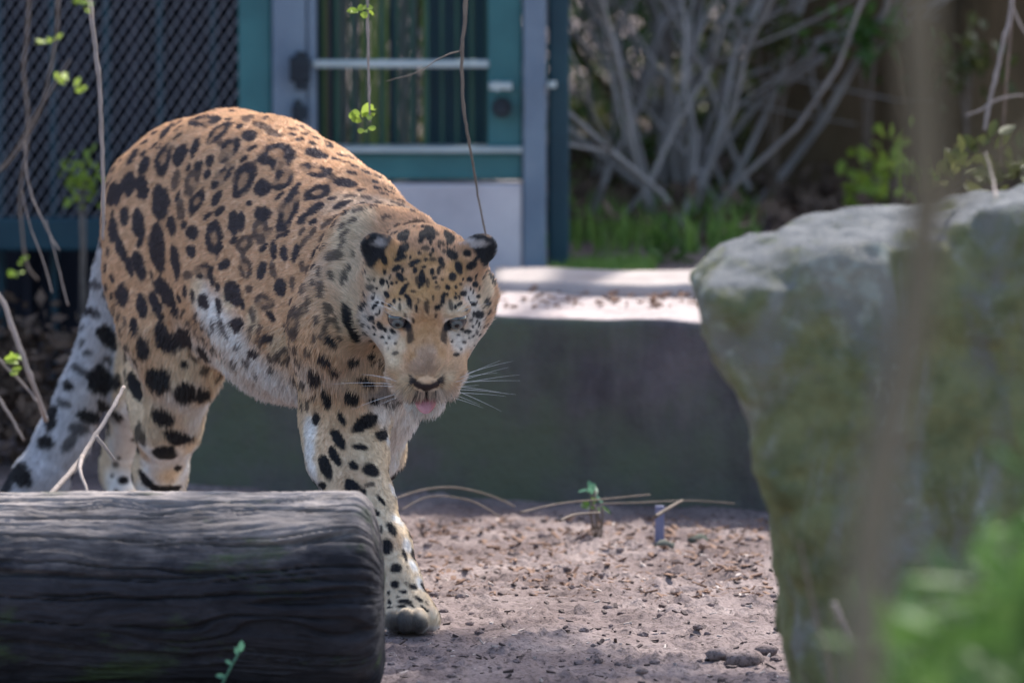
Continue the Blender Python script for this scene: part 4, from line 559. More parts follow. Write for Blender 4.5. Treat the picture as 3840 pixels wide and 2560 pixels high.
tag(rough_slab('paving_slab', P(560,400,10)[0]-.12, xr+.3, 9.74, 9.46, .27, .25, .336, M_slab, .006, .02, 5), 'pale dusty paving slab raised behind the sunlit block top', 'slab')

# ------------------------------------------------------------------ animal house and gate behind
YF = 10.35
def px2x(px, d=YF): return (px-512)/CAM_F*d/math.cos(CAM_PITCH)*1.0
def zat(py, d=YF): return P(512, py, d)[2]
E = empty('animal_enclosure', (-.9, YF, 0), 'dark green zoo enclosure with mesh panel, barred window and steel posts', 'enclosure')
TOP = 2.0
def ebox(name, x0, x1, y0, y1, z0, z1, mat, bev=.004): return MB().box(x0, x1, y0, y1, z0, z1, bev).build(name, mat, E)
ebox('post', px2x(274), px2x(308), YF-.035, YF+.035, .10, TOP, M_post, .006)
ebox('post', px2x(523), px2x(546), YF-.05, YF+.03, .27, TOP, M_post, .006)
ebox('post', px2x(548), px2x(569), YF-.01, YF+.05, .27, TOP, M_blueteal, .006)
ebox('side_panel', px2x(240), px2x(273), YF-.01, YF+.02, .30, TOP, M_teal)
ebox('window_frame', px2x(309), px2x(318), YF-.028, YF+.02, zat(146), TOP, M_post, .003)
ebox('window_frame', px2x(488), px2x(522), YF-.028, YF+.02, zat(146), TOP, M_teal, .004)
ebox('sill', px2x(309), px2x(522), YF-.052, YF+.03, zat(151), zat(145), M_metal, .002)
ebox('bottom_rail', px2x(309), px2x(522), YF-.03, YF+.03, zat(178), zat(151)-.001, M_teal, .004)
ebox('middle_rail', px2x(314), px2x(489), YF-.034, YF-.018, zat(67), zat(59), M_metal, .003)
ebox('floor_rail', px2x(-60)-1.2, px2x(107), YF-.03, YF+.03, zat(249), zat(217), M_blueteal, .005)
ebox('floor_rail', px2x(107)+.001, px2x(240)-.001, YF-.03, YF+.03, zat(249), zat(217), M_blueteal, .005)
# window bars (upright, uneven spacing), each a part
for k_, bx in enumerate(range(322, 488, 15)):
    w = (1.6, 2.4, 1.8)[k_ % 3]; ebox('bar', px2x(bx-w), px2x(bx+w), YF+.03, YF+.045, zat(150), TOP, M_bar, .0015)
bx = 316; k_ = 0
while bx < 424:                                            # boards behind the bars, bright green painted in for sunlit foliage outside
    w = random.uniform(7, 13); ebox('slat', px2x(bx), px2x(min(bx+w, 425)), YF+.13, YF+.15+random.uniform(0, .012), zat(152), TOP, (M_litgreen, M_litgreen, M_mossgrey, M_blueteal)[(k_*7+k_//3) % 4], .002); bx += w+random.choice((.8, 1.2, 4)); k_ += 1
MB().box(px2x(425), px2x(489), YF+.10, YF+.12, zat(152), TOP, .003).build('inner_shutter', M_blueteal, E)
# latch and hinges
MB().box(px2x(489), px2x(512), YF-.075, YF-.045, zat(88), zat(80), .003).tube([(px2x(497), YF-.085, zat(84)), (px2x(497), YF-.04, zat(84))], .009, 10).build('latch', M_metal, E)
MB().box(px2x(547), px2x(556), YF-.065, YF-.03, zat(86), zat(80), .002).build('latch', M_metal, E)
MB().tube([(px2x(502), YF-.06, zat(106)), (px2x(502), YF-.029, zat(106))], .019, 12).tube([(px2x(502), YF-.07, zat(106)), (px2x(502), YF-.058, zat(106))], .010, 12).build('lock', M_black, E)
MB().box(px2x(292), px2x(312), YF-.07, YF-.036, zat(80), zat(55), .005).tube([(px2x(303), YF-.06, zat(88)), (px2x(303), YF-.06, zat(50))], .010, 10).build('hinge', M_black, E)
MB().box(px2x(294), px2x(308), YF-.062, YF-.036, zat(118), zat(104), .004).tube([(px2x(300), YF-.055, zat(124)), (px2x(300), YF-.055, zat(98))], .008, 10).build('hinge', M_black, E)
# diagonal wire mesh
mb = MB(); x0m, x1m, z0m, z1m = -2.3, px2x(240), zat(217), 1.15; sp = .0225
for sgn in (1, -1):
    k = -320
    while k < 320:
        # line z = sgn*1.35*(x-xc)
        xc = x0m+k*sp; a = []
        for z in (z0m, z1m): a.append((xc+sgn*(z-z0m)/1.5, z))
        (xa, za), (xb, zb) = a; lo_, hi_ = (a if xa < xb else a[::-1])
        def clipx(p, q, X):
            t = (X-p[0])/(q[0]-p[0]); return (X, p[1]+(q[1]-p[1])*t)
        if hi_[0] > x0m and lo_[0] < x1m:
            if lo_[0] < x0m: lo_ = clipx(lo_, hi_, x0m)
            if hi_[0] > x1m: hi_ = clipx(lo_, hi_, x1m)
            mb.tube([(lo_[0], YF-.012+.002*sgn, lo_[1]), (hi_[0], YF-.012+.002*sgn, hi_[1])], .0015 if sgn > 0 else .0007, 4, False)
        k += 1
tag(mb.build('wire_mesh', M_wire, E), kind='stuff')
# uprights and boards inside, roof and far walls
for i, ux in enumerate(range(-62, 240, 27)):
    ebox('inner_bar', px2x(ux), px2x(ux+7), YF+.12, YF+.15, .02, TOP, M_darkwood if i % 2 else M_blueteal, .003)
n = 16; X0, X1 = -2.4, px2x(311)
for i in range(n):
    a = X0+(X1-X0)*i/n; ebox('board', a+.003, a+(X1-X0)/n-.003, 11.6, 11.63+random.uniform(0, .012), -.02, TOP, M_darkwood, .003)
ebox('back_wall', X0, X1-.004, 11.66, 11.70, -.03, TOP-.01, M_darkwood)
ebox('roof', -2.5, px2x(311)+.02, YF-.12, 11.75, TOP+.001, TOP+.05, M_darkwood)
ebox('roof', px2x(311)+.022, px2x(569), YF-.12, YF+.18, TOP+.001, TOP+.05, M_darkwood)
ebox('side_wall', X1-.001, X1+.02, YF+.05, 11.59, .0, TOP, M_darkwood)
ebox('side_wall', -2.45, -2.42, YF, 11.6, -.02, TOP, M_darkwood)
MB().box(px2x(368), px2x(522), YF-.045, YF+.06, .25, zat(182), .006).box(px2x(240), px2x(366), YF-.045, YF+.06, .02, zat(182), .006).build('concrete_base', M_concrete, E)

# ------------------------------------------------------------------ log
Lx = -.172; LY, LR = 7.25, .139
u = np.concatenate([np.linspace(-1.6, -.80, 120)[:-1], np.linspace(-.80, Lx-.04, 330), Lx-.04+.04*np.sin(np.linspace(0, math.pi/2, 22))[1:]])
th = np.linspace(0, 2*math.pi, 420, endpoint=False); U, T = np.meshgrid(u, th, indexing='ij')
prof = np.where(U > Lx-.04, np.sqrt(np.maximum(1-((U-(Lx-.04))/.04)**2, 0))**(.45+.25*np.sin(T)), 1.)
rr = LR*(1+.02*np.sin(U*5+1)+.07*fbm(U*2, np.cos(T)*.6, np.sin(T)*.6, 1, 2, 71))*prof
cy, cz = np.cos(T), np.sin(T); wob = T+fbm(U*3.5, cy*1.5, cz*1.5, 1.3, 3, 55)*.22
g = fbm(U*7.0, np.cos(wob)*11, np.sin(wob)*11, 1.15, 4, 61, .6); g2 = fbm(U*26, np.cos(wob)*36, np.sin(wob)*36, 1, 3, 66, .6)
crack = np.clip(1-np.abs(fbm(U*1.7, np.cos(wob)*7, np.sin(wob)*7, 1, 3, 81, .6))/.10, 0, 1)
rr = rr+(g*.0034+g2*.0024-crack*.0115)*np.clip(prof*1.3, 0, 1)
end = (prof < .98)
VL = np.stack([U+np.where(U > Lx-.02, fbm(cy*rr*60, cz*rr*60, U*20, 1, 3, 91)*.004, 0), LY+cy*rr, LR-.004+cz*rr], -1)
nu, nt_ = len(u), len(th); I = np.arange(nu*nt_).reshape(nu, nt_); I2 = np.roll(I, -1, 1)
QL = np.stack([I[:-1], I[1:], I2[1:], I2[:-1]], -1).reshape(-1, 4)
def log_extra(nt, c):
    a = ramp(nt, noise(nt, 26, 8, .72, stretch=(.45, 1, 1), dist=.5), [(.34, (.45, .45, .46)), (.52, (.95, .95, .95)), (.70, (1.5, 1.45, 1.4))])
    c = mixc(nt, 1, c, a, 'MULTIPLY')
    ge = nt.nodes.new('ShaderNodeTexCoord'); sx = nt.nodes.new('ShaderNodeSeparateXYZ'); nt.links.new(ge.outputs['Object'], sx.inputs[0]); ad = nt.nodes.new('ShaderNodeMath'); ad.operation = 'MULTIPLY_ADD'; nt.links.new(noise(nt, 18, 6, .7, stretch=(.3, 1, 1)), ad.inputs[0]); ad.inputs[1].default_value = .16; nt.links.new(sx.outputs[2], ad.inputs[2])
    mr = nt.nodes.new('ShaderNodeMapRange'); mr.inputs[1].default_value = .27; mr.inputs[2].default_value = .36; nt.links.new(ad.outputs[0], mr.inputs[0]); c = mixc(nt, mr.outputs[0], c, mixc(nt, 1, (.30, .265, .25), a, 'MULTIPLY'))   # upper side painted paler to stand in for sunlight on it
    g = ramp(nt, noise(nt, 11, 6, .7, stretch=(.5, 1, 1)), [(.56, (0, 0, 0)), (.70, (1, 1, 1))]); return mixc(nt, g, c, (.045, .065, .03))
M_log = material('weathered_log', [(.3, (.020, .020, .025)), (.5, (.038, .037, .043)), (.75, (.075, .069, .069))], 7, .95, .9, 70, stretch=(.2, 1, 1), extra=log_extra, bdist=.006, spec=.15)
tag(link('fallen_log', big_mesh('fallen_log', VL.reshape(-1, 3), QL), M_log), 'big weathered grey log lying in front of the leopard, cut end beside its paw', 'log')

# ------------------------------------------------------------------ boulder
BD = 6.35
front = [(699,300),(714,282),(746,268),(790,248),(850,232),(905,228),(960,224),(1024,205),(1100,195),(1190,215),(1250,330),(1290,520),(1300,800),(1300,980),(816,980),(806,760),(797,682),(790,625),(782,580),(775,545),(766,510),(756,485),(750,455),(748,425),(738,405),(722,380),(710,352),(703,328)]
poly = np.array([[P(x, y, BD)[0], P(x, y, BD)[2]] for x, y in front])
hb = .0075; b0 = np.array([poly[:, 0].min()-.08, BD-.12, -.06]); b1 = np.array([poly[:, 0].max()+.08, BD+.74, poly[:, 1].max()+.18])
nb_ = np.ceil((b1-b0)/hb).astype(int); bx, by, bz = [b0[i]+hb*np.arange(nb_[i]) for i in range(3)]
X2, Z2 = np.meshgrid(bx, bz, indexing='ij'); dmin = np.full(X2.shape, 9.); ins = np.zeros(X2.shape, bool)
for (ax_, az_), (cx_, cz_) in zip(poly, np.roll(poly, -1, 0)):
    ex, ez = cx_-ax_, cz_-az_; t = np.clip(((X2-ax_)*ex+(Z2-az_)*ez)/(ex*ex+ez*ez), 0, 1)
    dmin = np.minimum(dmin, np.hypot(X2-ax_-ex*t, Z2-az_-ez*t)); c = ((az_ > Z2) != (cz_ > Z2)) & (X2 < (cx_-ax_)*(Z2-az_)/(cz_-az_+1e-12)+ax_); ins ^= c
S2 = np.where(ins, -dmin, dmin)
X3, Y3, Z3 = np.meshgrid(bx, by, bz, indexing='ij')
s = S2[:, None, :]-(Y3-BD)*.02; dy_ = np.abs(Y3-(BD+.185))-.170-.02*np.sin(X3*4+1)+.08*np.clip(Z3-.35, 0, 1)
k = .05; hh = np.maximum(k-np.abs(s-dy_), 0)/k; GB = np.maximum(s, dy_)+hh*hh*k*.25+.010
GB += fbm(X3, Y3, Z3, 4.5, 3, 101)*.020+fbm(X3, Y3, Z3, 15, 3, 111, .6)*.016+fbm(X3, Y3, Z3, 42, 2, 121)*.006
VB_, QB_ = surface_nets(GB.astype(np.float32), b0, hb)
def moss_extra(nt, c):
    lich = ramp(nt, noise(nt, 15, 8, .78, dist=.4), [(.53, (0, 0, 0)), (.60, (.85, .85, .85))])
    c = mixc(nt, lich, c, (.32, .34, .29))
    m = ramp(nt, noise(nt, 8, 8, .72, stretch=(1.3, 1, .5), dist=.6), [(.40, (0, 0, 0)), (.54, (1, 1, 1))]); gcol = ramp(nt, noise(nt, 24, 5, .6), [(.35, (.11, .12, .055)), (.65, (.20, .205, .095))])
    c = mixc(nt, m, c, gcol)
    ge = nt.nodes.new('ShaderNodeNewGeometry'); sx = nt.nodes.new('ShaderNodeSeparateXYZ'); nt.links.new(ge.outputs['True Normal'], sx.inputs[0])
    mr = nt.nodes.new('ShaderNodeMapRange'); mr.inputs[1].default_value = .62; mr.inputs[2].default_value = .88; nt.links.new(sx.outputs[2], mr.inputs[0])
    bare = ramp(nt, noise(nt, 14, 6, .7), [(.3, (.10, .108, .115)), (.7, (.19, .195, .20))]); return mixc(nt, mr.outputs[0], c, bare)       # moss grows on the steep faces only
M_rock = material('mossy_rock', [(.3, (.14, .14, .115)), (.7, (.25, .245, .21))], 7, .95, 1.0, 26, extra=moss_extra, bdist=.022, spec=.2)
tag(link('boulder', big_mesh('boulder', VB_, QB_), M_rock), 'large grey boulder covered in green moss and lichen beside the sandy ground', 'boulder')

# ------------------------------------------------------------------ plants
M_twig = material('pale_twig', [(.3, (.20, .165, .145)), (.7, (.36, .30, .27))], 30, .8, .3, 120)
M_twig2 = material('brown_twig', [(.3, (.11, .085, .07)), (.7, (.20, .16, .13))], 30, .8, .3, 120)
M_stem = material('lilac_grey_stem', [(.3, (.15, .14, .135)), (.5, (.26, .245, .24)), (.75, (.40, .38, .37))], 6, .85, .3, 60)
M_bark = material('brown_bark', [(.3, (.075, .050, .026)), (.55, (.15, .105, .058)), (.8, (.22, .16, .095))], 2.6, .95, 1, 18, stretch=(1, 1, .3), bdist=.04)
M_bark2 = material('sapling_bark', [(.3, (.115, .095, .060)), (.7, (.18, .15, .10))], 12, .9, .5, 60, stretch=(1, 1, .3))
def leafmat(name, a, b, t=.35): return material(name, [(.35, a), (.65, b)], 9, .55, 0, trans=t, spec=.35)
M_leafdark = leafmat('dark_leaf', (.010, .024, .008), (.030, .060, .018)); M_leafmid = leafmat('green_leaf', (.035, .085, .018), (.085, .17, .035))
M_bud = leafmat('fresh_bud_leaf', (.16, .26, .03), (.36, .46, .08), .45); M_olive = leafmat('olive_leaf', (.040, .052, .015), (.095, .105, .032))
M_teal_leaf = leafmat('blue_green_leaf', (.04, .14, .09), (.10, .24, .16))
M_chip0 = material('fallen_leaf', [(.3, (.06, .04, .03)), (.7, (.16, .11, .08))], 20, .9, 0)
M_grass = leafmat('grass_blade', (.10, .20, .04), (.20, .32, .08), .45)
def leaf_geo(c, d, n, L, W, fold=.15):
    """a pointed leaf with a folded midrib, 6 faces"""
    d = Vector(d).normalized(); n = Vector(n); n = (n-d*n.dot(d)).normalized(); s = d.cross(n); c = Vector(c)
    V = [c]; 
    for t, w in ((.3, .8), (.6, 1.), (.85, .55)): V += [c+d*L*t-s*W*w/2+n*fold*W*w, c+d*L*t, c+d*L*t+s*W*w/2+n*fold*W*w]
    V.append(c+d*L-n*fold*W*.5)
    F = [(0,2,1),(0,3,2),(1,2,5,4),(2,3,6,5),(4,5,8,7),(5,6,9,8),(7,8,10),(8,9,10)]
    return V, F
def rv(): return Vector((random.gauss(0,1), random.gauss(0,1), random.gauss(0,1))).normalized()
def crown(name, mat, parent, cent, rad, nleaf, L, seed, flat=1.0, clump=40):
    """a crown's leaves: clumps of leaf faces filling a volume"""
    r = np.random.default_rng(seed); cl = r.normal(size=(clump, 3)); cl /= np.linalg.norm(cl, axis=1, keepdims=True); cl *= (r.random((clump, 1))**.45)
    C = np.array(cent)+cl*np.array(rad); k = r.integers(0, clump, nleaf); q = C[k]+r.normal(size=(nleaf, 3))*np.array(rad)*.16
    d = r.normal(size=(nleaf, 3)); d /= np.linalg.norm(d, axis=1, keepdims=True); n_ = r.normal(size=(nleaf, 3)); s_ = np.cross(d, n_); s_ /= np.linalg.norm(s_, axis=1, keepdims=True)
    l = L*r.uniform(.6, 1.3, (nleaf, 1)); V = np.stack([q, q+d*l*.5+s_*l*.28, q+d*l, q+d*l*.5-s_*l*.28], 1).reshape(-1, 3)
    return tag(link(name, big_mesh(name, V, np.arange(nleaf*4).reshape(-1, 4), False), mat, parent), kind='stuff')

def wand(pts, jit=.0):
    """pixel path with depths -> smooth world path"""
    Pw = [Vector(P(*p)) for p in pts]; out = []
    for i in range(len(Pw)-1):
        a, b = Pw[i], Pw[i+1]; p0 = Pw[max(i-1, 0)]; p3 = Pw[min(i+2, len(Pw)-1)]
        for t in np.linspace(0, 1, 7)[:-1]:
            out.append(.5*((2*a)+(b-p0)*t+(2*p0-5*a+4*b-p3)*t*t+(3*a-p0-3*b+p3)*t**3)+rv()*jit)
    out.append(Pw[-1]); return out
def twig(pts, r0, r1, label, mat=None, buds=(), side=(), leafmat_=None, L=.02, name='hanging_twig', cat='twig', group=None, nl=4):
    path = wand(pts, .0006); E_ = empty(name, path[0], label, cat, group)
    n = len(path); rs = [r0+(r1-r0)*i/(n-1) for i in range(n)]
    for i in range(4, n, 7): rs[i] *= 1.25                     # nodes
    MB().tube(path, rs, 7).build('stem', mat or M_twig, E_, True)
    for sp_ in side:
        q = wand(sp_, .0005); m = len(q); MB().tube(q, [r1*.9*(1-.5*i/m) for i in range(m)], 6).build('side_shoot', mat or M_twig, E_, True)
    for (bx_, by_, bd_, cnt, sz) in buds:
        c = Vector(P(bx_, by_, bd_))
        for _ in range(cnt):
            d = rv(); d.z = abs(d.z)*.5-.2; V, F = leaf_geo(c+rv()*sz*.3, d, rv(), sz*random.uniform(.7, 1.2), sz*.55); MB().add(V, F).build('leaf', leafmat_ or M_bud, E_, True)
    return E_
# twigs hanging in front of the enclosure
twig([(84,-260,7.30),(88,-60,7.28),(92,20,7.27),(98,70,7.26),(101,120,7.25),(103,180,7.25),(103,240,7.25)], .0036, .0022, 'pale hanging twig crossing the mesh beside the leopard rump', name='hanging_twig', side=([(92,20,7.27),(90,8,7.26),(84,-6,7.25)],))
twig([(366,-260,7.40),(367,-40,7.40),(368,40,7.40),(369,90,7.40),(370,122,7.40)], .0022, .0013, 'thin hanging twig with two yellow-green bud clusters over the barred window', buds=((359,10,7.4,5,.018),(372,14,7.4,2,.010),(361,118,7.4,6,.020),(372,113,7.4,4,.016),(368,130,7.4,3,.014)))
twig([(470,-260,7.40),(467,-60,7.40),(465,15,7.4),(462,50,7.4),(463,100,7.4),(467,130,7.4),(472,160,7.41),(478,195,7.42),(486,235,7.43)], .0030, .0012, 'long hanging twig with a side shoot crossing the window rail', side=([(462,50,7.4),(440,58,7.38),(418,72,7.36),(386,81,7.35)],), mat=M_twig2)
twig([(20,150,6.6),(40,110,6.6),(52,60,6.6),(58,0,6.6),(60,-220,6.6)], .0010, .0022, 'thin brown twig with sparse young leaves at far top left of the mesh', mat=M_twig2, buds=((66,80,6.6,4,.016),(50,42,6.6,4,.014),(88,6,6.6,3,.016),(76,88,6.6,3,.013),(82,4,6.6,3,.012)))
twig([(-30,190,6.5),(5,165,6.5),(22,140,6.5),(32,120,6.5),(48,95,6.5),(70,60,6.5)], .0022, .0010, 'slanting bare twig at left edge in front of the wire mesh', mat=M_twig2)
twig([(30,-80,6.5),(28,20,6.5),(24,70,6.5),(28,130,6.5),(20,200,6.5),(26,260,6.5),(38,280,6.5)], .0020, .0010, 'upright thin twig near left edge ending below the dark rail', mat=M_twig2, buds=((18,270,6.5,4,.015),(22,262,6.5,3,.012)))
twig([(60,250,6.9),(50,235,6.9),(30,190,6.9),(24,140,6.9)], .0007, .0012, 'fine pale shoot over the floor rail left of the tail', side=([(52,292,6.9),(44,262,6.9),(30,225,6.9),(22,190,6.9)],[(68,305,6.9),(58,265,6.9),(46,220,6.9)]))
twig([(-40,255,7.0),(0,297,7.0),(14,332,7.0),(30,375,7.0),(42,408,7.02),(46,420,7.05)], .0034, .0032, 'forked pale twig at the left edge in front of the tail', side=([(-20,340,7.0),(2,362,7.0),(22,382,7.0),(38,402,7.0)],[(-10,385,7.0),(8,412,7.0),(24,440,7.0)]), buds=((16,360,7.0,5,.018),(12,372,7.0,3,.014)), name='forked_twig')
twig([(124,386,7.5),(110,412,7.46),(92,440,7.42),(74,468,7.36),(44,500,7.27)], .0026, .0040, 'straight pale stick leaning on the log in front of the tail', side=([(82,456,7.38),(80,470,7.33),(88,492,7.28)],[(96,436,7.4),(106,448,7.4),(115,460,7.4)]), name='leaning_stick', cat='stick')
twig([(1016,-120,6.6),(1012,0,6.6),(1004,40,6.6),(996,75,6.6),(988,110,6.6),(985,130,6.6)], .0028, .0020, 'bare twig hanging at the top right corner above the boulder', mat=M_twig, side=([(990,103,6.6),(980,110,6.6),(966,115,6.6)],[(990,103,6.6),(1005,97,6.6),(1024,95,6.6)],[(1010,0,6.6),(1018,20,6.6),(1030,40,6.6)]))
twig([(985,152,6.6),(990,168,6.58),(994,184,6.55),(996,200,6.5)], .0012, .0022, 'short pale stalk standing on top of the boulder at right', mat=M_twig, name='dry_stalk', cat='stalk')
twig([(833,602,5.8),(841,622,5.8),(849,640,5.8),(856,665,5.8),(862,700,5.8),(866,990,5.8)], .0030, .0012, 'short bright straw stalk in front of the mossy boulder foot', mat=M_twig, name='dry_stalk', cat='stalk')
twig([(800,540,5.8),(808,580,5.8),(817,625,5.8),(830,682,5.8),(840,990,5.8)], .0012, .0022, 'long faint dry stalk curving in front of the boulder', mat=M_twig2, name='dry_stalk', cat='stalk')
# the thin stem close to the camera
st = empty('sapling', P(858,682,3.3), 'brown sapling stem close to the camera crossing the boulder', 'sapling')
pth = wand([(845,1700,3.32),(858,900,3.3),(860,682,3.3),(866,560,3.32),(880,470,3.33),(902,372,3.34),(921,270,3.35),(925,190,3.35),(922,110,3.35),(918,20,3.35),(912,-300,3.35)])
MB().tube(pth, [.0118]*len(pth), 10).build('trunk', M_bark2, st, True)
pth = wand([(921,262,3.35),(940,215,3.36),(985,170,3.38),(1060,120,3.4)]); MB().tube(pth, [.004]*len(pth), 6).build('branch', M_bark2, st, True)

# ------------------------------------------------------------------ shrubs behind
def shrub(name, label, cat, base, n, seed, spread=1., hgt=1.6, mat=M_stem, r=.011, leaves=0, lm=None, px=None, group=None):
    rnd = random.Random(seed); E_ = empty(name, base, label, cat, group); base = Vector(base); tips = []
    for i in range(n):
        a = rnd.uniform(-1, 1); b = base+Vector((rnd.uniform(-.12, .12)*spread, rnd.uniform(-.12, .12), -.03)); lean = Vector((a*.62*spread, rnd.uniform(-.25, .35), 1)).normalized()
        L = hgt*rnd.uniform(.6, 1.1); pts = [b]; d = lean.copy(); m = 9
        for k in range(m):
            d = (d+Vector((rnd.gauss(0, .22), rnd.gauss(0, .15), .06-.02*k+rnd.gauss(0, .08)))).normalized(); pts.append(pts[-1]+d*L/m)
        r0 = r*rnd.uniform(.6, 1.3); mb = MB().tube(pts, [r0*(1-.6*k/m) for k in range(m+1)], 7)
        for _ in range(7):
            k = rnd.randint(2, m-1); q = [pts[k]]; dd = (d+Vector((rnd.uniform(-1, 1), rnd.uniform(-.4, .4), rnd.uniform(-.1, .6)))).normalized()
            for _2 in range(5): dd = (dd+Vector((rnd.gauss(0, .16), rnd.gauss(0, .1), rnd.gauss(.04, .12)))).normalized(); q.append(q[-1]+dd*rnd.uniform(.05, .10))
            mb.tube(q, [r0*.5*(1-.12*j) for j in range(6)], 5)
            tips.append(q[-1])
        mb.build('stem', mat, E_, True)
    if leaves: crown('foliage', lm or M_leafdark, E_, base+Vector((0, .1, hgt*.5)), (.45*spread, .3, hgt*.5), leaves, .035, seed, clump=60)
    return E_
def gp(px, d, z=.33): p = ground_pt(px, d, z); return (float(p[0]), float(p[1]), z)
shrub('bare_shrub', 'bare shrub with pale lilac-grey stems fanning up right of the gate post', 'shrub', gp(650, 11.0), 13, 11, 1.25, 1.5, r=.0075)
shrub('bare_shrub', 'bare grey shrub just right of the steel gate post, arching stems', 'shrub', gp(615, 11.5), 12, 23, 1.2, 1.5, r=.007)
shrub('bare_shrub', 'tangled bare shrub left of the brown trunks with crooked grey limbs', 'shrub', gp(722, 11.3), 11, 37, 1.2, 1.5, r=.0075)
shrub('leafy_shrub', 'dark green leafy shrub behind the bare grey stems', 'shrub', gp(600, 12.2), 5, 41, 1.5, 1.7, M_bark, .012, 6500, M_leafmid)
shrub('leafy_shrub', 'dark leafy shrub low behind the boulder top', 'shrub', gp(770, 12.9), 5, 43, 1.6, 1.5, M_bark, .012, 5000, M_olive)
shrub('leafy_shrub', 'olive green shrub in the top right corner beyond the boulder', 'shrub', gp(1040, 12.6), 5, 47, 1.5, 1.5, M_bark, .012, 5000, M_olive)
def big_tree(label, base, r, h, seed, lean=0, leaves=5000, lm=None, cr=(1.3, .8, .8)):
    rnd = random.Random(seed); E_ = empty('tree', base, label, 'tree'); b = Vector(base); m = 40; seg = 26; V = []
    for i in range(m+1):
        z = h*i/m; rad = r*(1-.45*i/m)*(1+.5*math.exp(-z/.12)); cx = b.x+lean*z+.03*math.sin(z*3+seed)
        for k in range(seg):
            a = 2*math.pi*k/seg; rr_ = rad*(1+.10*math.sin(a*5+seed+z*1.2)+.05*rnd.uniform(-1, 1)); V.append((cx+rr_*math.cos(a), b.y+rr_*math.sin(a), b.z-.05+z))
    F = [(i*seg+k, i*seg+(k+1) % seg, (i+1)*seg+(k+1) % seg, (i+1)*seg+k) for i in range(m) for k in range(seg)]
    mb = MB().add(V, F); top = Vector((b.x+lean*h, b.y, b.z+h))
    for j in range(6):
        z = h*(.4+.1*j); p0 = Vector((b.x+lean*z, b.y, b.z+z)); d = Vector((rnd.uniform(-1, 1), rnd.uniform(-.6, .6), .7)).normalized()
        mb.tube([p0, p0+d*.5, p0+d*.95+Vector((0, 0, .1)), p0+d*1.3+Vector((0, 0, .3))], [r*.4, r*.28, r*.2, r*.1], 7)
    mb.build('trunk', M_bark, E_, True)
    crown('crown', lm or M_leafdark, E_, top+Vector((.3, 1.3, .5)), cr, leaves, .07, seed, clump=50)
big_tree('thick brown tree trunk behind the left part of the boulder top', gp(842, 11.75), .16, 2.0, 3, -.03)
big_tree('brown trunk at upper right behind the blurred sapling stem', gp(990, 11.5), .15, 2.0, 5, .02)
big_tree('slim dark trunk between the two brown trunks', gp(912, 12.2), .09, 2.0, 8, .05, 3000)
tag(crown('hedge_foliage', M_leafdark, None, (2.3, 16.2, 1.25), (3.3, .9, 1.5), 42000, .07, 71, clump=420), 'dense dark green hedge closing the background beyond the shrubs', 'hedge')
bpy.data.objects['hedge_foliage'].name = 'hedge'
tag(crown('ivy_foliage', M_leafdark, None, (-1.2, 14.2, .9), (1.9, .4, 1.1), 12000, .055, 73, clump=150), 'green foliage seen through the barred window of the enclosure', 'hedge')
bpy.data.objects['ivy_foliage'].name = 'hedge'
for p_, s_, n_, m_, lb, L_ in ((P(868,32,11.2), (.10,.06,.05), 90, M_leafmid, 'green leafy spray in front of the brown trunk at the top edge', .04), (P(775,42,11.2), (.09,.06,.05), 70, M_olive, 'olive leafy spray above the right end of the bare shrubs', .04), (P(965,60,11.0), (.10,.06,.06), 80, M_olive, 'olive leafy spray right of the blurred sapling stem', .04),(P(872,178,11.0), (.06,.05,.08), 60, M_bud, 'yellow-green leaf clump behind the boulder top, left of the sapling stem', .04), (P(902,163,10.8), (.04,.05,.07), 34, M_bud, 'small yellow-green leaf clump beside the blurred sapling stem', .035),
        (P(1000,165,9.5), (.10,.06,.05), 70, M_olive, 'olive green leaf clump hanging over the right end of the boulder', .04), (P(800,215,11.6), (.05,.05,.04), 34, M_teal_leaf, 'small blue-green plant at the left shoulder of the boulder', .035),
        (P(633,215,11.4), (.08,.05,.06), 46, M_leafmid, 'small leafy green plant at the foot of the bare shrub', .035), (P(630,138,11.4), (.05,.05,.06), 40, M_leafmid, 'bright green leaf tuft among the bare grey stems', .035), (P(668,255,10.6), (.07,.05,.05), 60, M_leafmid, 'green leafy plant beside the boulder corner above the slab', .035),
        (P(85,182,10.10), (.035,.03,.05), 60, M_bud, 'bright lime green leaf clump against the lower mesh panel', .022), (P(593,490,8.85), (.012,.012,.008), 6, M_teal_leaf, 'small blue-green seedling at the foot of the concrete block', .022), (P(597,505,8.8), (.02,.02,.008), 7, M_leafmid, 'low green weed in front of the concrete block', .018)):
    E_ = empty('small_plant', p_, lb, 'plant'); rr0 = random.Random(int(p_[0]*1000)); pz = Vector(p_)
    zb = float(ground_z(np.array([pz.x]), np.array([pz.y]))[0]) if pz.y < 10.2 else .33
    if pz.z < .9 and not 'window' in lb and not 'hanging' in lb:
        for _ in range(4): MB().tube([(pz.x+rr0.uniform(-.01, .01), pz.y, zb-.01), (pz.x+rr0.uniform(-.01, .01), pz.y, (zb+pz.z)/2), (pz.x+rr0.uniform(-.5, .5)*s_[0], pz.y, pz.z)], .0018, 5).build('stem', M_twig2, E_, True)
    else: MB().tube([(pz.x+.10, pz.y+.1, pz.z+1.0), (pz.x+.03, pz.y+.03, pz.z+.4), tuple(pz)], .003, 5).build('stem', M_twig2, E_, True)
    me_ = MB()
    for i in range(n_):
        V, F = leaf_geo(pz+Vector([rr0.gauss(0, .55)*q for q in s_]), rv(), rv(), L_*rr0.uniform(.6, 1.2), L_*.5); me_.add(V, F)
    tag(me_.build('leaves', m_, E_, True), kind='stuff')
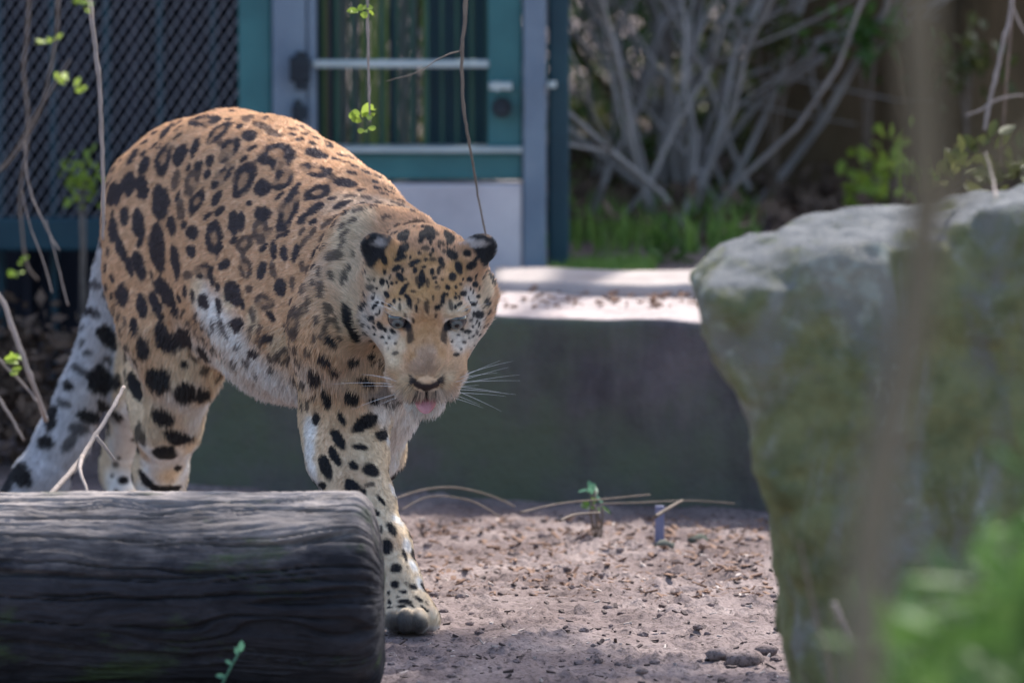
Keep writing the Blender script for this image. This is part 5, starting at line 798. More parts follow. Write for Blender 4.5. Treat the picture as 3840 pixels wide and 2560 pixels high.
# brushwood and ivy covering the ground beyond
tag(crown('undergrowth', M_olive, None, (1.35, 12.9, .36), (1.5, 1.2, .22), 16000, .05, 91, clump=260), 'low olive undergrowth covering the ground behind the boulder', 'undergrowth', kind='stuff')
tag(crown('fallen_leaves', M_chip0, None, (.75, 12.0, .36), (1.6, 1.3, .05), 7000, .05, 93, clump=200), 'brown fallen leaves under the bare shrubs', 'leaf litter', kind='stuff')
tag(crown('brushwood', M_chip0, None, (-1.15, 9.75, .13), (.42, .22, .16), 5000, .03, 97, clump=90), 'dark dry brushwood piled under the floor rail behind the tail', 'brushwood', kind='stuff')
# the tree whose bough hangs over the path; its twigs reach into the picture
ov = empty('overhanging_tree', (2.7, 8.7, 0), 'tree outside the frame whose leafy bough shades the path', 'tree')
MB().tube([(2.7,8.7,-.05),(2.66,8.7,.8),(2.55,8.68,1.5),(2.3,8.62,2.0)], [.10,.085,.075,.06], 14).build('trunk', M_bark, ov, True)
lb = MB().tube([(2.3,8.62,2.0),(1.8,8.8,2.15),(1.3,8.95,2.25),(.8,9.05,2.28),(.4,9.1,2.25)], [.06,.045,.035,.025,.012], 10); ro = random.Random(21); lv = MB()
for i in range(44):
    t = ro.random(); a = Vector((2.3-1.9*t, 8.62+.48*t, 2.2)); b_ = a+Vector((ro.uniform(-.35, .35), ro.uniform(-.5, .42), ro.uniform(-.05, .25))); lb.tube([a, (a+b_)/2+Vector((0, 0, .04)), b_], [.010, .007, .003], 5)
    for _ in range(42):
        c = a.lerp(b_, ro.uniform(.2, 1.1))+rv()*.09; V, F = leaf_geo(c, rv(), rv(), ro.uniform(.05, .09), ro.uniform(.035, .055)); lv.add(V, F)
lb.build('bough', M_bark, ov, True); tag(lv.build('leaves', M_leafmid, ov, True), kind='stuff')
# grass and weeds on the terrace
gm = MB(); rg = random.Random(4)
def blade(mb, x, y, z, h, w=.004, lean=None):
    a = rg.uniform(0, 6.28); l = lean or rg.uniform(.1, .6); dx, dy = math.cos(a), math.sin(a); sx, sy = -dy*w, dx*w
    P1 = (x+dx*h*l*.3, y+dy*h*l*.3, z+h*.55); P2 = (x+dx*h*l, y+dy*h*l, z+h)
    mb.add([(x-sx, y-sy, z), (x+sx, y+sy, z), (P1[0]+sx*.7, P1[1]+sy*.7, P1[2]), (P1[0]-sx*.7, P1[1]-sy*.7, P1[2]), P2], [(0,1,2,3),(3,2,4)])
for _ in range(2600):
    px_ = rg.uniform(552, 652); d_ = rg.uniform(10.0, 10.5); q = ground_pt(px_, d_, .31); blade(gm, q[0], q[1], .28, rg.uniform(.02, .05))
for _ in range(900):
    px_ = rg.uniform(545, 760); d_ = rg.uniform(10.5, 12.4); q = ground_pt(px_, d_, .32); blade(gm, q[0], q[1], .32, rg.uniform(.03, .10))
tag(gm.build('grass', M_grass), 'strip of short bright green grass behind the paving slab', 'grass', kind='stuff')
# near green plant, bottom right, out of focus
fe = empty('leafy_weed', P(960, 900, 4.2), 'out of focus bright green leafy weed in the bottom right corner before the boulder', 'weed')
rf = random.Random(12)
for i in range(90):
    bx0 = rf.uniform(895, 1130); tx = bx0+rf.uniform(-60, 40); ty = rf.uniform(560, 690)-max(0, (tx-930)*.95)+rf.uniform(0, 40)
    d_ = rf.uniform(4.1, 4.7); a = Vector(P(bx0, 1400, d_)); b = Vector(P(tx, ty, d_)); m_ = (a+b)/2+Vector((rf.uniform(-.02, .02), 0, .02))
    MB().tube([a, m_, b], [.0016, .0013, .0008], 5).build('stem', M_grass, fe, True); lm_ = MB()
    for k in range(9):
        t = rf.uniform(.45, 1.0); c = a.lerp(b, t)+Vector((0, 0, .01)); V, F = leaf_geo(c, Vector((rf.uniform(-1, 1), rf.uniform(-.5, .5), rf.uniform(-.1, .9))), rv(), rf.uniform(.035, .065), rf.uniform(.010, .018)); lm_.add(V, F)
    tag(lm_.build('leaves', M_leafmid if rf.random() < .8 else M_grass, fe, True), kind='stuff')
# sprout in front of the log
sp_ = empty('green_sprout', P(205, 720, 6.9), 'small blue-green sprout standing in front of the log', 'sprout')
pth = wand([(205,770,6.92),(212,710,6.92),(222,684,6.92),(232,664,6.92),(240,650,6.92)]); MB().tube(pth, [.0016]*len(pth), 6).build('stem', M_teal_leaf, sp_, True)
for (x, y, dv, L_) in ((240,652,(.15,-.3,1),.018),(238,655,(-.3,-.2,1),.013),(226,676,(-1,-.3,.2),.014),(216,686,(-1,-.2,-.3),.016),(232,664,(-.8,-.2,.6),.011)):
    V, F = leaf_geo(P(x, y, 6.92), dv, (.2, -1, .3), L_, L_*.5); MB().add(V, F).build('leaf', M_teal_leaf, sp_, True)
# ------------------------------------------------------------------ litter on the ground
def scatter(name, label, cat, mat, n, box, size, seed, flat=.25, lift=0, zof=None):
    r = random.Random(seed); mb = MB()
    for _ in range(n):
        px_ = r.uniform(*box[0]); d_ = r.uniform(*box[1]); q = ground_pt(px_, d_, 0); L = size*r.uniform(.35, 1.5)**1.4; W = L*r.uniform(.15, .55); T_ = L*flat*r.uniform(.4, 1.2); a = r.uniform(0, 3.14); tl = r.gauss(0, .25)
        z = float(GZf(q[0], q[1])) if zof is None else zof; ca, sa = math.cos(a), math.sin(a); V = []
        for sx in (-1, 1):
            for sy in (-1, 1):
                for sz in (-1, 1):
                    lx, ly, lz = sx*L/2*r.uniform(.7, 1), sy*W/2*r.uniform(.6, 1), sz*T_/2+sx*L/2*tl; V.append((q[0]+lx*ca-ly*sa, q[1]+lx*sa+ly*ca, z+lz+T_*.25+lift))
        mb.add(V, [(0,1,3,2),(4,6,7,5),(0,4,5,1),(2,3,7,6),(0,2,6,4),(1,5,7,3)])
    return tag(mb.build(name, mat), label, cat, kind='stuff')
def GZf(x, y):
    i = min(max(int(np.searchsorted(gx, x))-1, 0), nx-2); j = min(max(int(np.searchsorted(gy, y))-1, 0), ny-2); return GZ[i, j]
M_chipd = material('dark_wood_chip', [(.3, (.035, .026, .026)), (.7, (.11, .08, .075))], 60, .9, .3, 200)
M_chipl = material('pale_wood_chip', [(.3, (.34, .28, .25)), (.7, (.58, .50, .46))], 60, .85, .2, 200)
M_chipb = material('red_brown_leaf_litter', [(.3, (.13, .07, .05)), (.7, (.26, .16, .11))], 60, .85, .2, 200)
scatter('dark_chips', 'dark bark chips scattered over the sandy soil', 'bark chips', M_chipd, 1000, ((370, 820), (7.2, 9.1)), .0095, 1)
scatter('pale_chips', 'pale wood chips scattered over the sandy soil', 'wood chips', M_chipl, 320, ((370, 820), (7.2, 9.1)), .009, 2)
scatter('leaf_litter', 'reddish brown leaf litter along the foot of the block', 'leaf litter', M_chipb, 1300, ((375, 770), (8.15, 9.05)), .015, 3, .12)
scatter('leaf_litter', 'brown litter and clods on the sunlit block top', 'leaf litter', M_chipb, 120, ((480, 700), (9.4, 9.75)), .012, 6, .3, zof=.318)
clod = MB(); rc = random.Random(9)
def rock_bit(c, s_, seed, flat=.6):
    bm = bmesh.new(); bmesh.ops.create_icosphere(bm, subdivisions=2, radius=1); r = random.Random(seed)
    for v in bm.verts: v.co = Vector((v.co.x*s_*(1+r.uniform(-.2, .2)), v.co.y*s_*(.8+r.uniform(-.2, .2)), v.co.z*s_*flat*(1+r.uniform(-.2, .2))))+Vector(c)
    bm.verts.index_update(); o = ([v.co[:] for v in bm.verts], [[v.index for v in f.verts] for f in bm.faces]); bm.free(); return o
for i in range(170):
    px_ = rc.uniform(385, 790); d_ = rc.uniform(7.25, 8.9); q = ground_pt(px_, d_, 0); s_ = rc.uniform(.003, .009); clod.add(*rock_bit((q[0], q[1], GZf(q[0], q[1])+s_*.2), s_, i))
tag(clod.build('soil_clods', M_soil, None, False), 'small crumbly soil clods lying on the sandy ground', 'soil clods', kind='stuff')
for i, (x, d_, s_, lb) in enumerate(((745, 7.53, .028, 'dark crumbly clod of earth beside the boulder foot'), (722, 7.56, .020, 'smaller dark earth clod left of the one at the boulder foot'), (768, 7.60, .018, 'rough earth lump tucked against the boulder edge'), (665, 8.72, .016, 'small grey stone near the foot of the concrete block'), (700, 8.80, .018, 'rounded grey stone at the foot of the block beside the boulder'))):
    q = ground_pt(x, d_, 0); V, F = rock_bit((q[0], q[1], GZf(q[0], q[1])+s_*.25), s_, 40+i, .55); tag(MB().add(V, F).build('earth_clod' if i < 3 else 'stone', M_soil if i < 3 else M_block, None, True), lb, 'clod' if i < 3 else 'stone', 'earth clods by the boulder' if i < 3 else 'stones at the foot of the block')
for i, (pts, r_, lb) in enumerate((([(383,503,8.75),(420,490,8.82),(455,487,8.85),(490,495,8.85),(515,506,8.8)], .0017, 'arching dry stem at the foot of the block right of the foreleg'), ([(400,510,8.7),(430,496,8.75),(470,500,8.75),(500,516,8.65)], .0014, 'lower dry stem beneath the arching one beside the foreleg'),
        ([(520,512,8.6),(560,503,8.68),(610,498,8.75),(650,494,8.8)], .0016, 'long dry stick lying along the foot of the block'), ([(655,516,8.62),(668,508,8.66),(682,500,8.7)], .0035, 'short pale stick beside the small upright blue-grey peg'), ([(560,520,8.5),(575,514,8.55),(600,512,8.6)], .0022, 'small dry stick before the long one at the block foot'),
        ([(600,503,8.72),(640,502,8.75),(690,500,8.8),(735,503,8.8)], .0014, 'thin dry stalk between the peg and the boulder'))):
    w_ = wand(pts); z_ = [max(p.z, GZf(p.x, p.y)+r_) for p in w_]; w_ = [Vector((p.x, p.y, z)) for p, z in zip(w_, z_)]
    tag(MB().tube(w_, [r_*(1-.3*j/len(w_)) for j in range(len(w_))], 6).build('dry_stick', M_twig2, None, True), lb, 'stick', 'dry sticks along the foot of the block')
q = P(660, 495, 8.78); M_peg = material('blue_grey_plastic', [(.3, (.12, .13, .22)), (.7, (.18, .19, .30))], 20, .6, 0)
tag(MB().box(q[0]-.008, q[0]+.007, q[1]-.004, q[1]+.004, -.01, .055, .002).build('peg', M_peg), 'small upright blue-grey peg at the foot of the concrete block', 'peg')
# ------------------------------------------------------------------ the leopard
G_, lo_, h_ = build_grid(.004)
VB, QB = surface_nets(G_, lo_, h_)
TN = {'O': (.63,.375,.215), 'T': (.66,.44,.27), 'C': (.74,.58,.40), 'W': (.88,.85,.82), 'G': (.30,.29,.29), 'A': (.57,.33,.135), 'P': (.64,.46,.32), 'N': (.54,.31,.15), 'Y': (.52,.345,.235), 'F': (.72,.65,.57), 'K': (.012,.013,.018), 'M': (.07,.065,.062)}
def parse_tones():
    o = []
    for e in TONES.replace('\n', ';').split(';'):
        if e.strip():
            a, k = e.rsplit(' ', 1); x, y, z, r = [int(v)/1e4 for v in a.split(',')]; o.append((x, y, z, r, k.replace('P2', 'Y')))
    return o
def parse_marks():
    o = []
    for e in MARKS.replace('\n', ';').split(';'):
        if e.strip():
            v = [int(q)/1e4 for q in e[:-1].split(',')]; o.append((np.array(v[:3]), np.array(v[3:6]), np.array(v[6:9]), e[-1]))
    return o
TL, ML = parse_tones(), parse_marks()
tail_pts = np.array([P(109,272,8.88), P(99,335,8.88), P(84,390,8.87), P(63,440,8.85), P(40,478,8.83), P(14,512,8.82), P(-8,536,8.82)])
def seg_d(Q, pts):
    d = np.full(len(Q), 9.)
    for a, b in zip(pts[:-1], pts[1:]):
        t = np.clip(((Q-a)@(b-a))/((b-a)@(b-a)), 0, 1); d = np.minimum(d, np.linalg.norm(Q-a-t[:, None]*(b-a), axis=1))
    return d
def coat(Q, N):
    """albedo of the coat at skin points Q with outward normals N"""
    n = len(Q); ton = lambda k: np.array(TN[k])
    fb = fbm(Q[:, 0], Q[:, 1], Q[:, 2], 18, 3, 7)
    base = np.repeat(ton('O')[None], n, 0); z = Q[:, 2]
    low = sstep(.42+fb*.05-z, 0, .16)[:, None]; base = base*(1-low)+ton('C')*low
    und = sstep(-N[:, 2], .15, .6)[:, None]; base = base*(1-und)+ton('W')*und
    side = sstep(.52-z, 0, .15)[:, None]*.6; base = base*(1-side*(1-low))+ton('T')*side*(1-low)
    dt = seg_d(Q, tail_pts); tl = (1-sstep(dt, .05, .062))[:, None]*(Q[:, 1:2] > 8.7)*(Q[:, :1] < -.60); base = base*(1-tl)+np.array((.60, .59, .61))*tl
    W = np.full(n, .10); C = base*.10
    for x, y, zz, r, k in TL:
        if k in 'KM': continue
        d2 = ((Q[:, 0]-x)**2+(Q[:, 1]-y)**2+(Q[:, 2]-zz)**2)/(r*r); m = d2 < 6; w = np.exp(-d2[m]*1.3)*(1.5 if r < .015 else 1)
        W[m] += w; C[m] += w[:, None]*ton(k)
    C = C/W[:, None]
    C = C*(1+fb*.10)[:, None]; fh = fbm(Q[:, 0], Q[:, 1], Q[:, 2], 120, 2, 47)[:, None]; C = C*(1+fh*.16)+np.array((.04, .05, .06))*np.maximum(fh, 0)
    # markings
    wob = fbm(Q[:, 0], Q[:, 1], Q[:, 2], 70, 2, 17)*.30; wob2 = fbm(Q[:, 0], Q[:, 1], Q[:, 2], 34, 2, 27); hd = np.linalg.norm(Q-HC, axis=1)
    ink = np.where((z > .34) & (hd > .16), 1., 0.)[:, None]*np.array((.034, .024, .026))*(1-low)+np.array((.011, .010, .012))
    cov = np.zeros(n); inner = np.zeros(n)
    for c, A, B, ty in ML:
        R = max(np.linalg.norm(A), np.linalg.norm(B)); m = np.nonzero((np.abs(Q[:, 0]-c[0]) < R*1.5) & (np.abs(Q[:, 1]-c[1]) < R*1.5) & (np.abs(Q[:, 2]-c[2]) < R*1.5))[0]
        if not len(m): continue
        v = Q[m]-c; nn = np.cross(A, B); nn = nn/(np.linalg.norm(nn)+1e-12)
        g11, g12, g22 = A@A, A@B, B@B; dt_ = max(g11*g22-g12*g12, g11*g22*.12); va, vb = v@A, v@B; uu = (g22*va-g12*vb)/dt_; ww = (g11*vb-g12*va)/dt_; dn = np.abs(v@nn); r = np.sqrt(uu*uu+ww*ww)*(1+wob[m]); s_ = .16*(.012/max(R, .004))**.5
        near = 1-sstep(dn, R*.8+.006, R*1.1+.012); body = (1-sstep(r, 1-s_, 1+s_))*near
        if ty in 'rq':
            ang = np.arctan2(ww, uu); hole = (1-sstep(r, .26, .46)); gap = sstep(wob2[m]+.3*np.sin(ang*3+c[0]*90), .28, .5)*.55
            inner[m] = np.maximum(inner[m], hole*near); body = body*(1-hole*.9)*(1-gap)
            if ty == 'q': body = body*.85
        elif ty == 'f': body = body*.80
        cov[m] = np.maximum(cov[m], body)
    C = C*(1-inner[:, None]*.5*(1-und))+np.array((.33, .19, .11))*inner[:, None]*.5*(1-und)
    C = C*(1-cov[:, None])+ink*cov[:, None]
    # hard dark places, darker toe fronts, ears, eye rims
    for x, y, zz, r, k in TL:
        if k in 'KM':
            d = np.sqrt((Q[:, 0]-x)**2+(Q[:, 1]-y)**2+(Q[:, 2]-zz)**2); w = ((1-sstep(d, r*.65, r*1.25))*(1. if k == 'K' else .85))[:, None]
            if k == 'K' and z[0] is not None and zz > HC[2]+.03: continue         # ears are handled below
            C = C*(1-w)+ton(k)*w
    for i, (c, out, back, w_) in enumerate(EARS):
        q = Q-c; a, b, e = q@out, q@back, q@w_; r = np.sqrt((a/.031)**2+(e/.029)**2); on = (r < 1.12) & (np.abs(b) < .02)
        dark = (1-sstep(r+fbm(Q[:, 0], Q[:, 1], Q[:, 2], 120, 2, 78)*.15, .80, 1.0))*sstep(a, -.009, -.003)*on; C = C*(1-dark[:, None])+ton('K')*dark[:, None]
        pc = c+UP*.011-HX*(.005 if i == 1 else -.002); d = np.linalg.norm((Q-pc)*np.array((.62 if i == 1 else .85, .6, 1.45)), axis=1); wp = ((1-sstep(d+fbm(Q[:, 0], Q[:, 1], Q[:, 2], 160, 2, 77)*.004, .0070, .0150))*on*(.9 if i == 1 else .7))[:, None]; C = C*(1-wp)+np.array((.72, .66, .64))*wp
    for s in (-1, 1):
        q = Q-H(s*.0425, .066, .0240); a, f, uu = q@unit(HX-HU*s*.1), q@HF, q@HU
        r = np.sqrt((a/.0165)**2+((uu+.0005)/.0085)**2); rim = ((1-sstep(r, 1.12, 1.35))*(np.abs(f) < .03))[:, None]; C = C*(1-rim)+ton('K')*1.2*rim
        q2 = Q-H(s*.024, .068, .012); d = np.sqrt(((q2@HX)/.006)**2+((q2@HU)/.013)**2); tr = ((1-sstep(d, .6, 1.1))*(np.abs(q2@HF) < .02)*.8)[:, None]; C = C*(1-tr)+ton('K')*tr     # tear line
        # nose leather
        q4 = Q-H(0, .134, -.030); x4, u4 = np.abs(q4@HX), q4@HU; lim = .0225*np.clip((u4+.020)/.020, .09, 1); ns = ((1-sstep(x4, lim*.9, lim*1.12+.0006))*sstep(u4, -.037, -.031)*(1-sstep(u4, .009, .013))*(q4@HF > -.018))[:, None]; C = C*(1-ns)+np.array((.032, .024, .026))*ns
        # lip line
        q3 = Q-H(s*.020, .118, -.0640); d = np.sqrt(((q3@HX)/.022)**2+((q3@HU)/.0032)**2); lp = ((1-sstep(d, .8, 1.2))*(np.abs(q3@HF) < .035)*.9)[:, None]; C = C*(1-lp)+ton('K')*lp
        # whisker rows
        for row in range(4):
            for kk in range(5):
                if row*5+kk in (0, 4, 19): continue
                pc = H(s*(.017+.0075*kk), .131-.0075*kk, -.038-.0062*row-.0008*kk); d = np.linalg.norm((Q-pc)@np.stack([HX*.6, HU*1.3, HF*.3], 1), axis=1); w = ((1-sstep(d, .0013, .0024))*.8)[:, None]; C = C*(1-w)+ton('K')*w
    return np.clip(C, .005, .9)
# flow of the hair
FLOW = []
def fl(p, v, r=.12): FLOW.append((np.array(p, float), unit(v), r))
bk = -BF
for (px_, py_, d_) in ((370,240,8.05),(340,270,8.1),(300,230,8.2),(300,300,8.15),(250,200,8.35),(260,280,8.25),(210,180,8.5),(200,230,8.45)): fl(P(px_, py_, d_), bk+UP*-.35)
for (px_, py_, d_) in ((150,160,8.65),(140,220,8.6),(160,260,8.45)): fl(P(px_, py_, d_), bk*.6-UP)
for (px_, py_, d_) in ((330,380,8.0),(290,370,8.15),(250,340,8.3),(215,300,8.4)): fl(P(px_, py_, d_), bk*.5-UP*.9)
for (px_, py_, d_) in ((165,340,8.4),(160,400,8.5),(150,460,8.6),(120,440,9),(345,430,7.95),(355,480,7.9),(390,550,7.82),(380,430,8.1),(400,400,8.05),(375,350,8.0)): fl(P(px_, py_, d_), -UP+bk*.15, .09)
fl(ground_pt(409, 7.80, .03), (.1, -1, -.2), .05); fl(ground_pt(165, 8.57, .03), (.4, -1, -.2), .05); fl(ground_pt(124, 8.95, .03), (.4, -1, -.2), .05)
for a, b in zip(tail_pts[:-1], tail_pts[1:]): fl((a+b)/2, b-a, .06)
fl(P(119,222,8.84), P(109,272,8.88)-P(119,222,8.84), .05)
def flow(Q, N):
    D = np.zeros_like(Q); W = np.full(len(Q), 1e-6)
    for p, v, r in FLOW:
        w = np.exp(-((Q-p)**2).sum(1)/(r*r)); D += w[:, None]*v; W += w
    D = D/W[:, None]; hd = np.linalg.norm(Q-HC, axis=1); w = (1-sstep(hd, .11, .17))[:, None]
    nose = H(0, .15, -.025); v = Q-nose; v /= np.linalg.norm(v, axis=1, keepdims=True); D = D*(1-w)+v*w
    D = D-N*(D*N).sum(1, keepdims=True); return D/(np.linalg.norm(D, axis=1, keepdims=True)+1e-9)
def hair_len(Q, N):
    hd = np.linalg.norm(Q-HC, axis=1); q = Q-HC; f = q@HF; x = np.abs(q@HX); u_ = q@HU; z = Q[:, 2]
    L = .0085+sstep(-N[:, 2], .0, .7)*.012*(z > .22); L = np.where(z < .28, .0065, L); L = np.where(z < .07, .0045, L)
    L = np.where(seg_d(Q, tail_pts) < .07, .014, L)
    ruff = np.exp(-((hd-.15)/.05)**2)*.004; L = L+np.where(z > .4, ruff, 0)
    face = 1-sstep(hd-.0, .10, .14); Lf = .0040+sstep(-f, -.03, .05)*.004+sstep(x, .07, .10)*.013
    Lf = np.where((u_ < -.082), .008, Lf); Lf = np.where(f > .07, np.where(u_ < -.084, .008, .0022), Lf)
    L = L*(1-face)+Lf*face
    isbelly = (z > .2) & (z < .42) & (Q[:, 1] > 8.02) & (Q[:, 1] < 8.5) & (N[:, 2] < .05); L = np.where(isbelly, np.maximum(L, .015), L)
    dn = np.linalg.norm(Q-H(0, .134, -.030), axis=1); L = np.where(dn < .018, .0006, L); L = np.where((u_ < -.052) & (u_ > -.083) & (f > .10), .0015, L)
    for (c, out, back, w_) in EARS:
        q = Q-c; L = np.where(np.linalg.norm(q, axis=1) < .03, .0065, L)
    for s in (-1, 1):
        q = Q-H(s*.0425, .066, .024); d = np.sqrt(((q@HX)/.021)**2+((q@HU)/.012)**2); L = np.where((d < 1) & (np.abs(q@HF) < .03), .0006, L)
    q = Q-H(0, .124, -.0685); d = np.sqrt(((q@HX)/.024)**2+((q@HU)/.012)**2); L = np.where((d < 1) & (np.abs(q@HF) < .04), .0006, L)
    return L
LEO = empty('leopard', ground_pt(300, 8.2, 0), 'spotted leopard walking past the log with head lowered and tongue tip showing', 'leopard')
NB = gradient(G_, lo_, h_, VB, .005); CB = coat(VB, NB)
meb = big_mesh('body', VB, QB); set_col(meb, CB)
M_skin = bpy.data.materials.new('leopard_coat'); M_skin.use_nodes = True; nt = M_skin.node_tree; b = nt.nodes['Principled BSDF']
at = nt.nodes.new('ShaderNodeAttribute'); at.attribute_name = 'col'; nt.links.new(at.outputs['Color'], b.inputs['Base Color']); b.inputs['Roughness'].default_value = .75; b.inputs['Specular IOR Level'].default_value = .25
bp = nt.nodes.new('ShaderNodeBump'); bp.inputs['Strength'].default_value = .35; bp.inputs['Distance'].default_value = .002; nt.links.new(noise(nt, 300, 4, .6), bp.inputs['Height']); nt.links.new(bp.outputs[0], b.inputs['Normal'])
body = link('body', meb, M_skin, LEO)
# fur
def fur(name, nst, weight, seed, thin, lenk=1., parent=LEO):
    r = np.random.default_rng(seed); tri = np.concatenate([QB[:, [0, 1, 2]], QB[:, [0, 2, 3]]]); a, b, c = VB[tri[:, 0]], VB[tri[:, 1]], VB[tri[:, 2]]
    ar = np.linalg.norm(np.cross(b-a, c-a), axis=1)*weight((a+b+c)/3); cs = np.cumsum(ar); k = np.searchsorted(cs, r.random(nst)*cs[-1]); k = np.minimum(k, len(tri)-1)
    u1, u2 = np.sqrt(r.random((nst, 1))), r.random((nst, 1)); Q = a[k]*(1-u1)+b[k]*u1*(1-u2)+c[k]*u1*u2
    N = gradient(G_, lo_, h_, Q, .006); L = hair_len(Q, N)*lenk; ok = L > .0012; Q, N, L = Q[ok], N[ok], L[ok]; n = len(Q)
    D = flow(Q, N); C = coat(Q+D*(L[:, None]*.62), N)*r.uniform(.72, 1.28, (n, 1)); L = (L*r.uniform(.65, 1.2, n))[:, None]
    cl = np.stack([fbm(Q[:, 0], Q[:, 1], Q[:, 2], 75, 2, 200+i) for i in range(3)], 1)*.42+r.normal(size=(n, 3))*.12
    lift = np.where(L > .02, .42, .36); d0 = D*.80+N*lift*1.35+cl*.5; d0 /= np.linalg.norm(d0, axis=1, keepdims=True)
    d1 = D+N*lift*.35+cl*.9+np.array((0, 0, -.22)); d1 /= np.linalg.norm(d1, axis=1, keepdims=True)
    pts = np.stack([Q-N*.001, Q+d0*L*.38, Q+d0*L*.38+(d0*.45+d1*.55)*L*.32, Q+d0*L*.38+(d0*.45+d1*.55)*L*.32+d1*L*.32], 1)
    off = pts[:, -1]; pts[:, :, 2] = np.maximum(pts[:, :, 2], .001)
    hc = bpy.data.hair_curves.new(name); hc.add_curves([4]*n)
    hc.attributes['position'].data.foreach_set('vector', np.ascontiguousarray(pts.reshape(-1, 3), np.float32).ravel())
    rad = hc.attributes.get('radius') or hc.attributes.new('radius', 'FLOAT', 'POINT'); base = thin*np.clip(L[:, 0]/.012, .55, 1.3)
    rad.data.foreach_set('value', (base[:, None]*np.array([1, .95, .7, .15])).astype(np.float32).ravel())
    ca = hc.attributes.new('col', 'FLOAT_COLOR', 'CURVE'); cc = np.ones((n, 4), np.float32); cc[:, :3] = np.clip(C, 0, .95); ca.data.foreach_set('color', cc.ravel())
    na = hc.attributes.new('skin', 'FLOAT_VECTOR', 'CURVE'); na.data.foreach_set('vector', np.ascontiguousarray(N, np.float32).ravel())
    o = bpy.data.objects.new(name, hc); COL.objects.link(o); hc.materials.append(M_fur); o.parent = parent; o.matrix_parent_inverse = Matrix.Translation(-Vector(parent.location)); tag(o, kind='stuff'); return o
M_fur = bpy.data.materials.new('fur'); M_fur.use_nodes = True; nt = M_fur.node_tree; nt.nodes.remove(nt.nodes['Principled BSDF'])
at = nt.nodes.new('ShaderNodeAttribute'); at.attribute_name = 'col'; a2 = nt.nodes.new('ShaderNodeAttribute'); a2.attribute_name = 'skin'
df = nt.nodes.new('ShaderNodeBsdfDiffuse'); nt.links.new(at.outputs['Color'], df.inputs[0]); nt.links.new(a2.outputs['Vector'], df.inputs['Normal'])
hr = nt.nodes.new('ShaderNodeBsdfHair'); hr.component = 'Reflection'; hr.inputs['RoughnessU'].default_value = .35; hr.inputs['RoughnessV'].default_value = .8
gr = mixc(nt, .35, (.55, .55, .55), at.outputs['Color']); nt.links.new(gr, hr.inputs[0])
ms = nt.nodes.new('ShaderNodeMixShader'); ms.inputs[0].default_value = .15; nt.links.new(df.outputs[0], ms.inputs[1]); nt.links.new(hr.outputs[0], ms.inputs[2])
trn = nt.nodes.new('ShaderNodeBsdfTranslucent'); nt.links.new(at.outputs['Color'], trn.inputs[0]); m2 = nt.nodes.new('ShaderNodeMixShader'); m2.inputs[0].default_value = .12
nt.links.new(ms.outputs[0], m2.inputs[1]); nt.links.new(trn.outputs[0], m2.inputs[2]); nt.links.new(m2.outputs[0], nt.nodes['Material Output'].inputs[0])
head_w = lambda p: 1-sstep(np.linalg.norm(p-HC, axis=1), .13, .19)
fur('fur', 260000, lambda p: 1-head_w(p)*.9, 1, .00042)
fur('head_fur', 120000, head_w, 2, .00026)
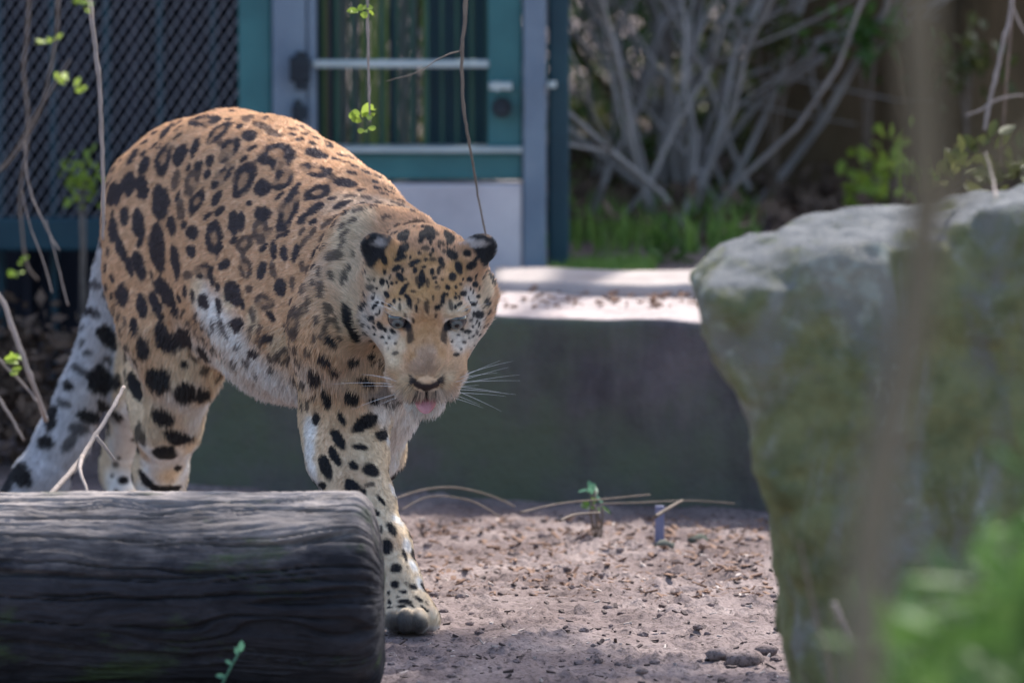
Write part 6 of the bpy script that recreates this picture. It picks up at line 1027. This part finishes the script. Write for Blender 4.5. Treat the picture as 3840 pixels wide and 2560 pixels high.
# eyes
M_eye = bpy.data.materials.new('eye'); M_eye.use_nodes = True; nt = M_eye.node_tree; b = nt.nodes['Principled BSDF']; b.inputs['Roughness'].default_value = .06; b.inputs['Coat Weight'].default_value = .6
at = nt.nodes.new('ShaderNodeAttribute'); at.attribute_name = 'iris'; nt.links.new(ramp(nt, at.outputs['Fac'], [(.0, (.01, .01, .01)), (.17, (.01, .01, .012)), (.22, (.085, .10, .10)), (.40, (.125, .14, .14)), (.52, (.05, .055, .06)), (.60, (.015, .015, .02)), (1., (.03, .025, .025))]), b.inputs['Base Color'])
for s in (-1, 1):
    c = H(s*.0418, .0550, .0235); bm = bmesh.new(); bmesh.ops.create_uvsphere(bm, u_segments=40, v_segments=28, radius=.0152)
    gaze = unit(HF*.97+HU*.10+HX*s*.06)
    me = bpy.data.meshes.new('eye'); bm.to_mesh(me); bm.free(); me.polygons.foreach_set('use_smooth', [True]*len(me.polygons))
    a = me.attributes.new('iris', 'FLOAT', 'POINT'); a.data.foreach_set('value', [math.acos(max(-1, min(1, float(np.dot(unit(v.co), gaze)))))/1.2 for v in me.vertices])
    for v in me.vertices: v.co = Vector(c)+v.co
    link('eye', me, M_eye, LEO)
# tongue, nose pad gloss
M_tongue = material('tongue', [(.3, (.42, .16, .18)), (.7, (.60, .28, .30))], 90, .4, .3, 400, spec=.5, bdist=.001)
bm = bmesh.new(); bmesh.ops.create_uvsphere(bm, u_segments=32, v_segments=20, radius=1)
for v in bm.verts:
    x, y, z = v.co; z = z-.25*math.exp(-(x/.25)**2)*(z > 0); v.co = Vector(H(x*.0175, .116+y*.030, -.0725+z*.0072-max(y, 0)**2*.006))
me = bpy.data.meshes.new('tongue'); bm.to_mesh(me); bm.free(); me.polygons.foreach_set('use_smooth', [True]*len(me.polygons)); link('tongue', me, M_tongue, LEO)
# whiskers
M_whisk = material('whisker', [(.3, (.75, .75, .75)), (.7, (.85, .85, .85))], 5, .35, 0)
rw = random.Random(3)
for s in (-1, 1):
    for i in range(13 if s > 0 else 6):
        row, k = i % 4, i//4; a = Vector(H(s*(.028+.006*k), .122-.006*k, -.044-.0072*row)); L = rw.uniform(.045, .105); up_ = (.50-.30*row)+rw.uniform(-.16, .16)
        d = Vector(HX)*s+Vector((0, -.25, 0))+Vector(UP)*up_*.8; d.normalize(); p = [a]
        for j in range(7): d = (d+Vector((0, .03, -.035 if s < 0 else -.02+rw.uniform(-.02, .02)))).normalized(); p.append(p[-1]+d*L/7)
        MB().tube(p, [.00038*(1-.12*j) for j in range(8)], 5).build('whisker', M_whisk, LEO, True)
for s in (-1, 1):
    for i in range(2):
        a = Vector(H(s*(.040+.006*i), .058, .040)); d = (Vector(HX)*s*(.5+.25*i)+Vector(UP)*.55+Vector((0, -.5, 0))).normalized(); p = [a]
        for j in range(5): d = (d+Vector((s*.06, 0, -.06))).normalized(); p.append(p[-1]+d*.010)
        MB().tube(p, [.0003*(1-.15*j) for j in range(6)], 5).build('brow_whisker', M_whisk, LEO, True)
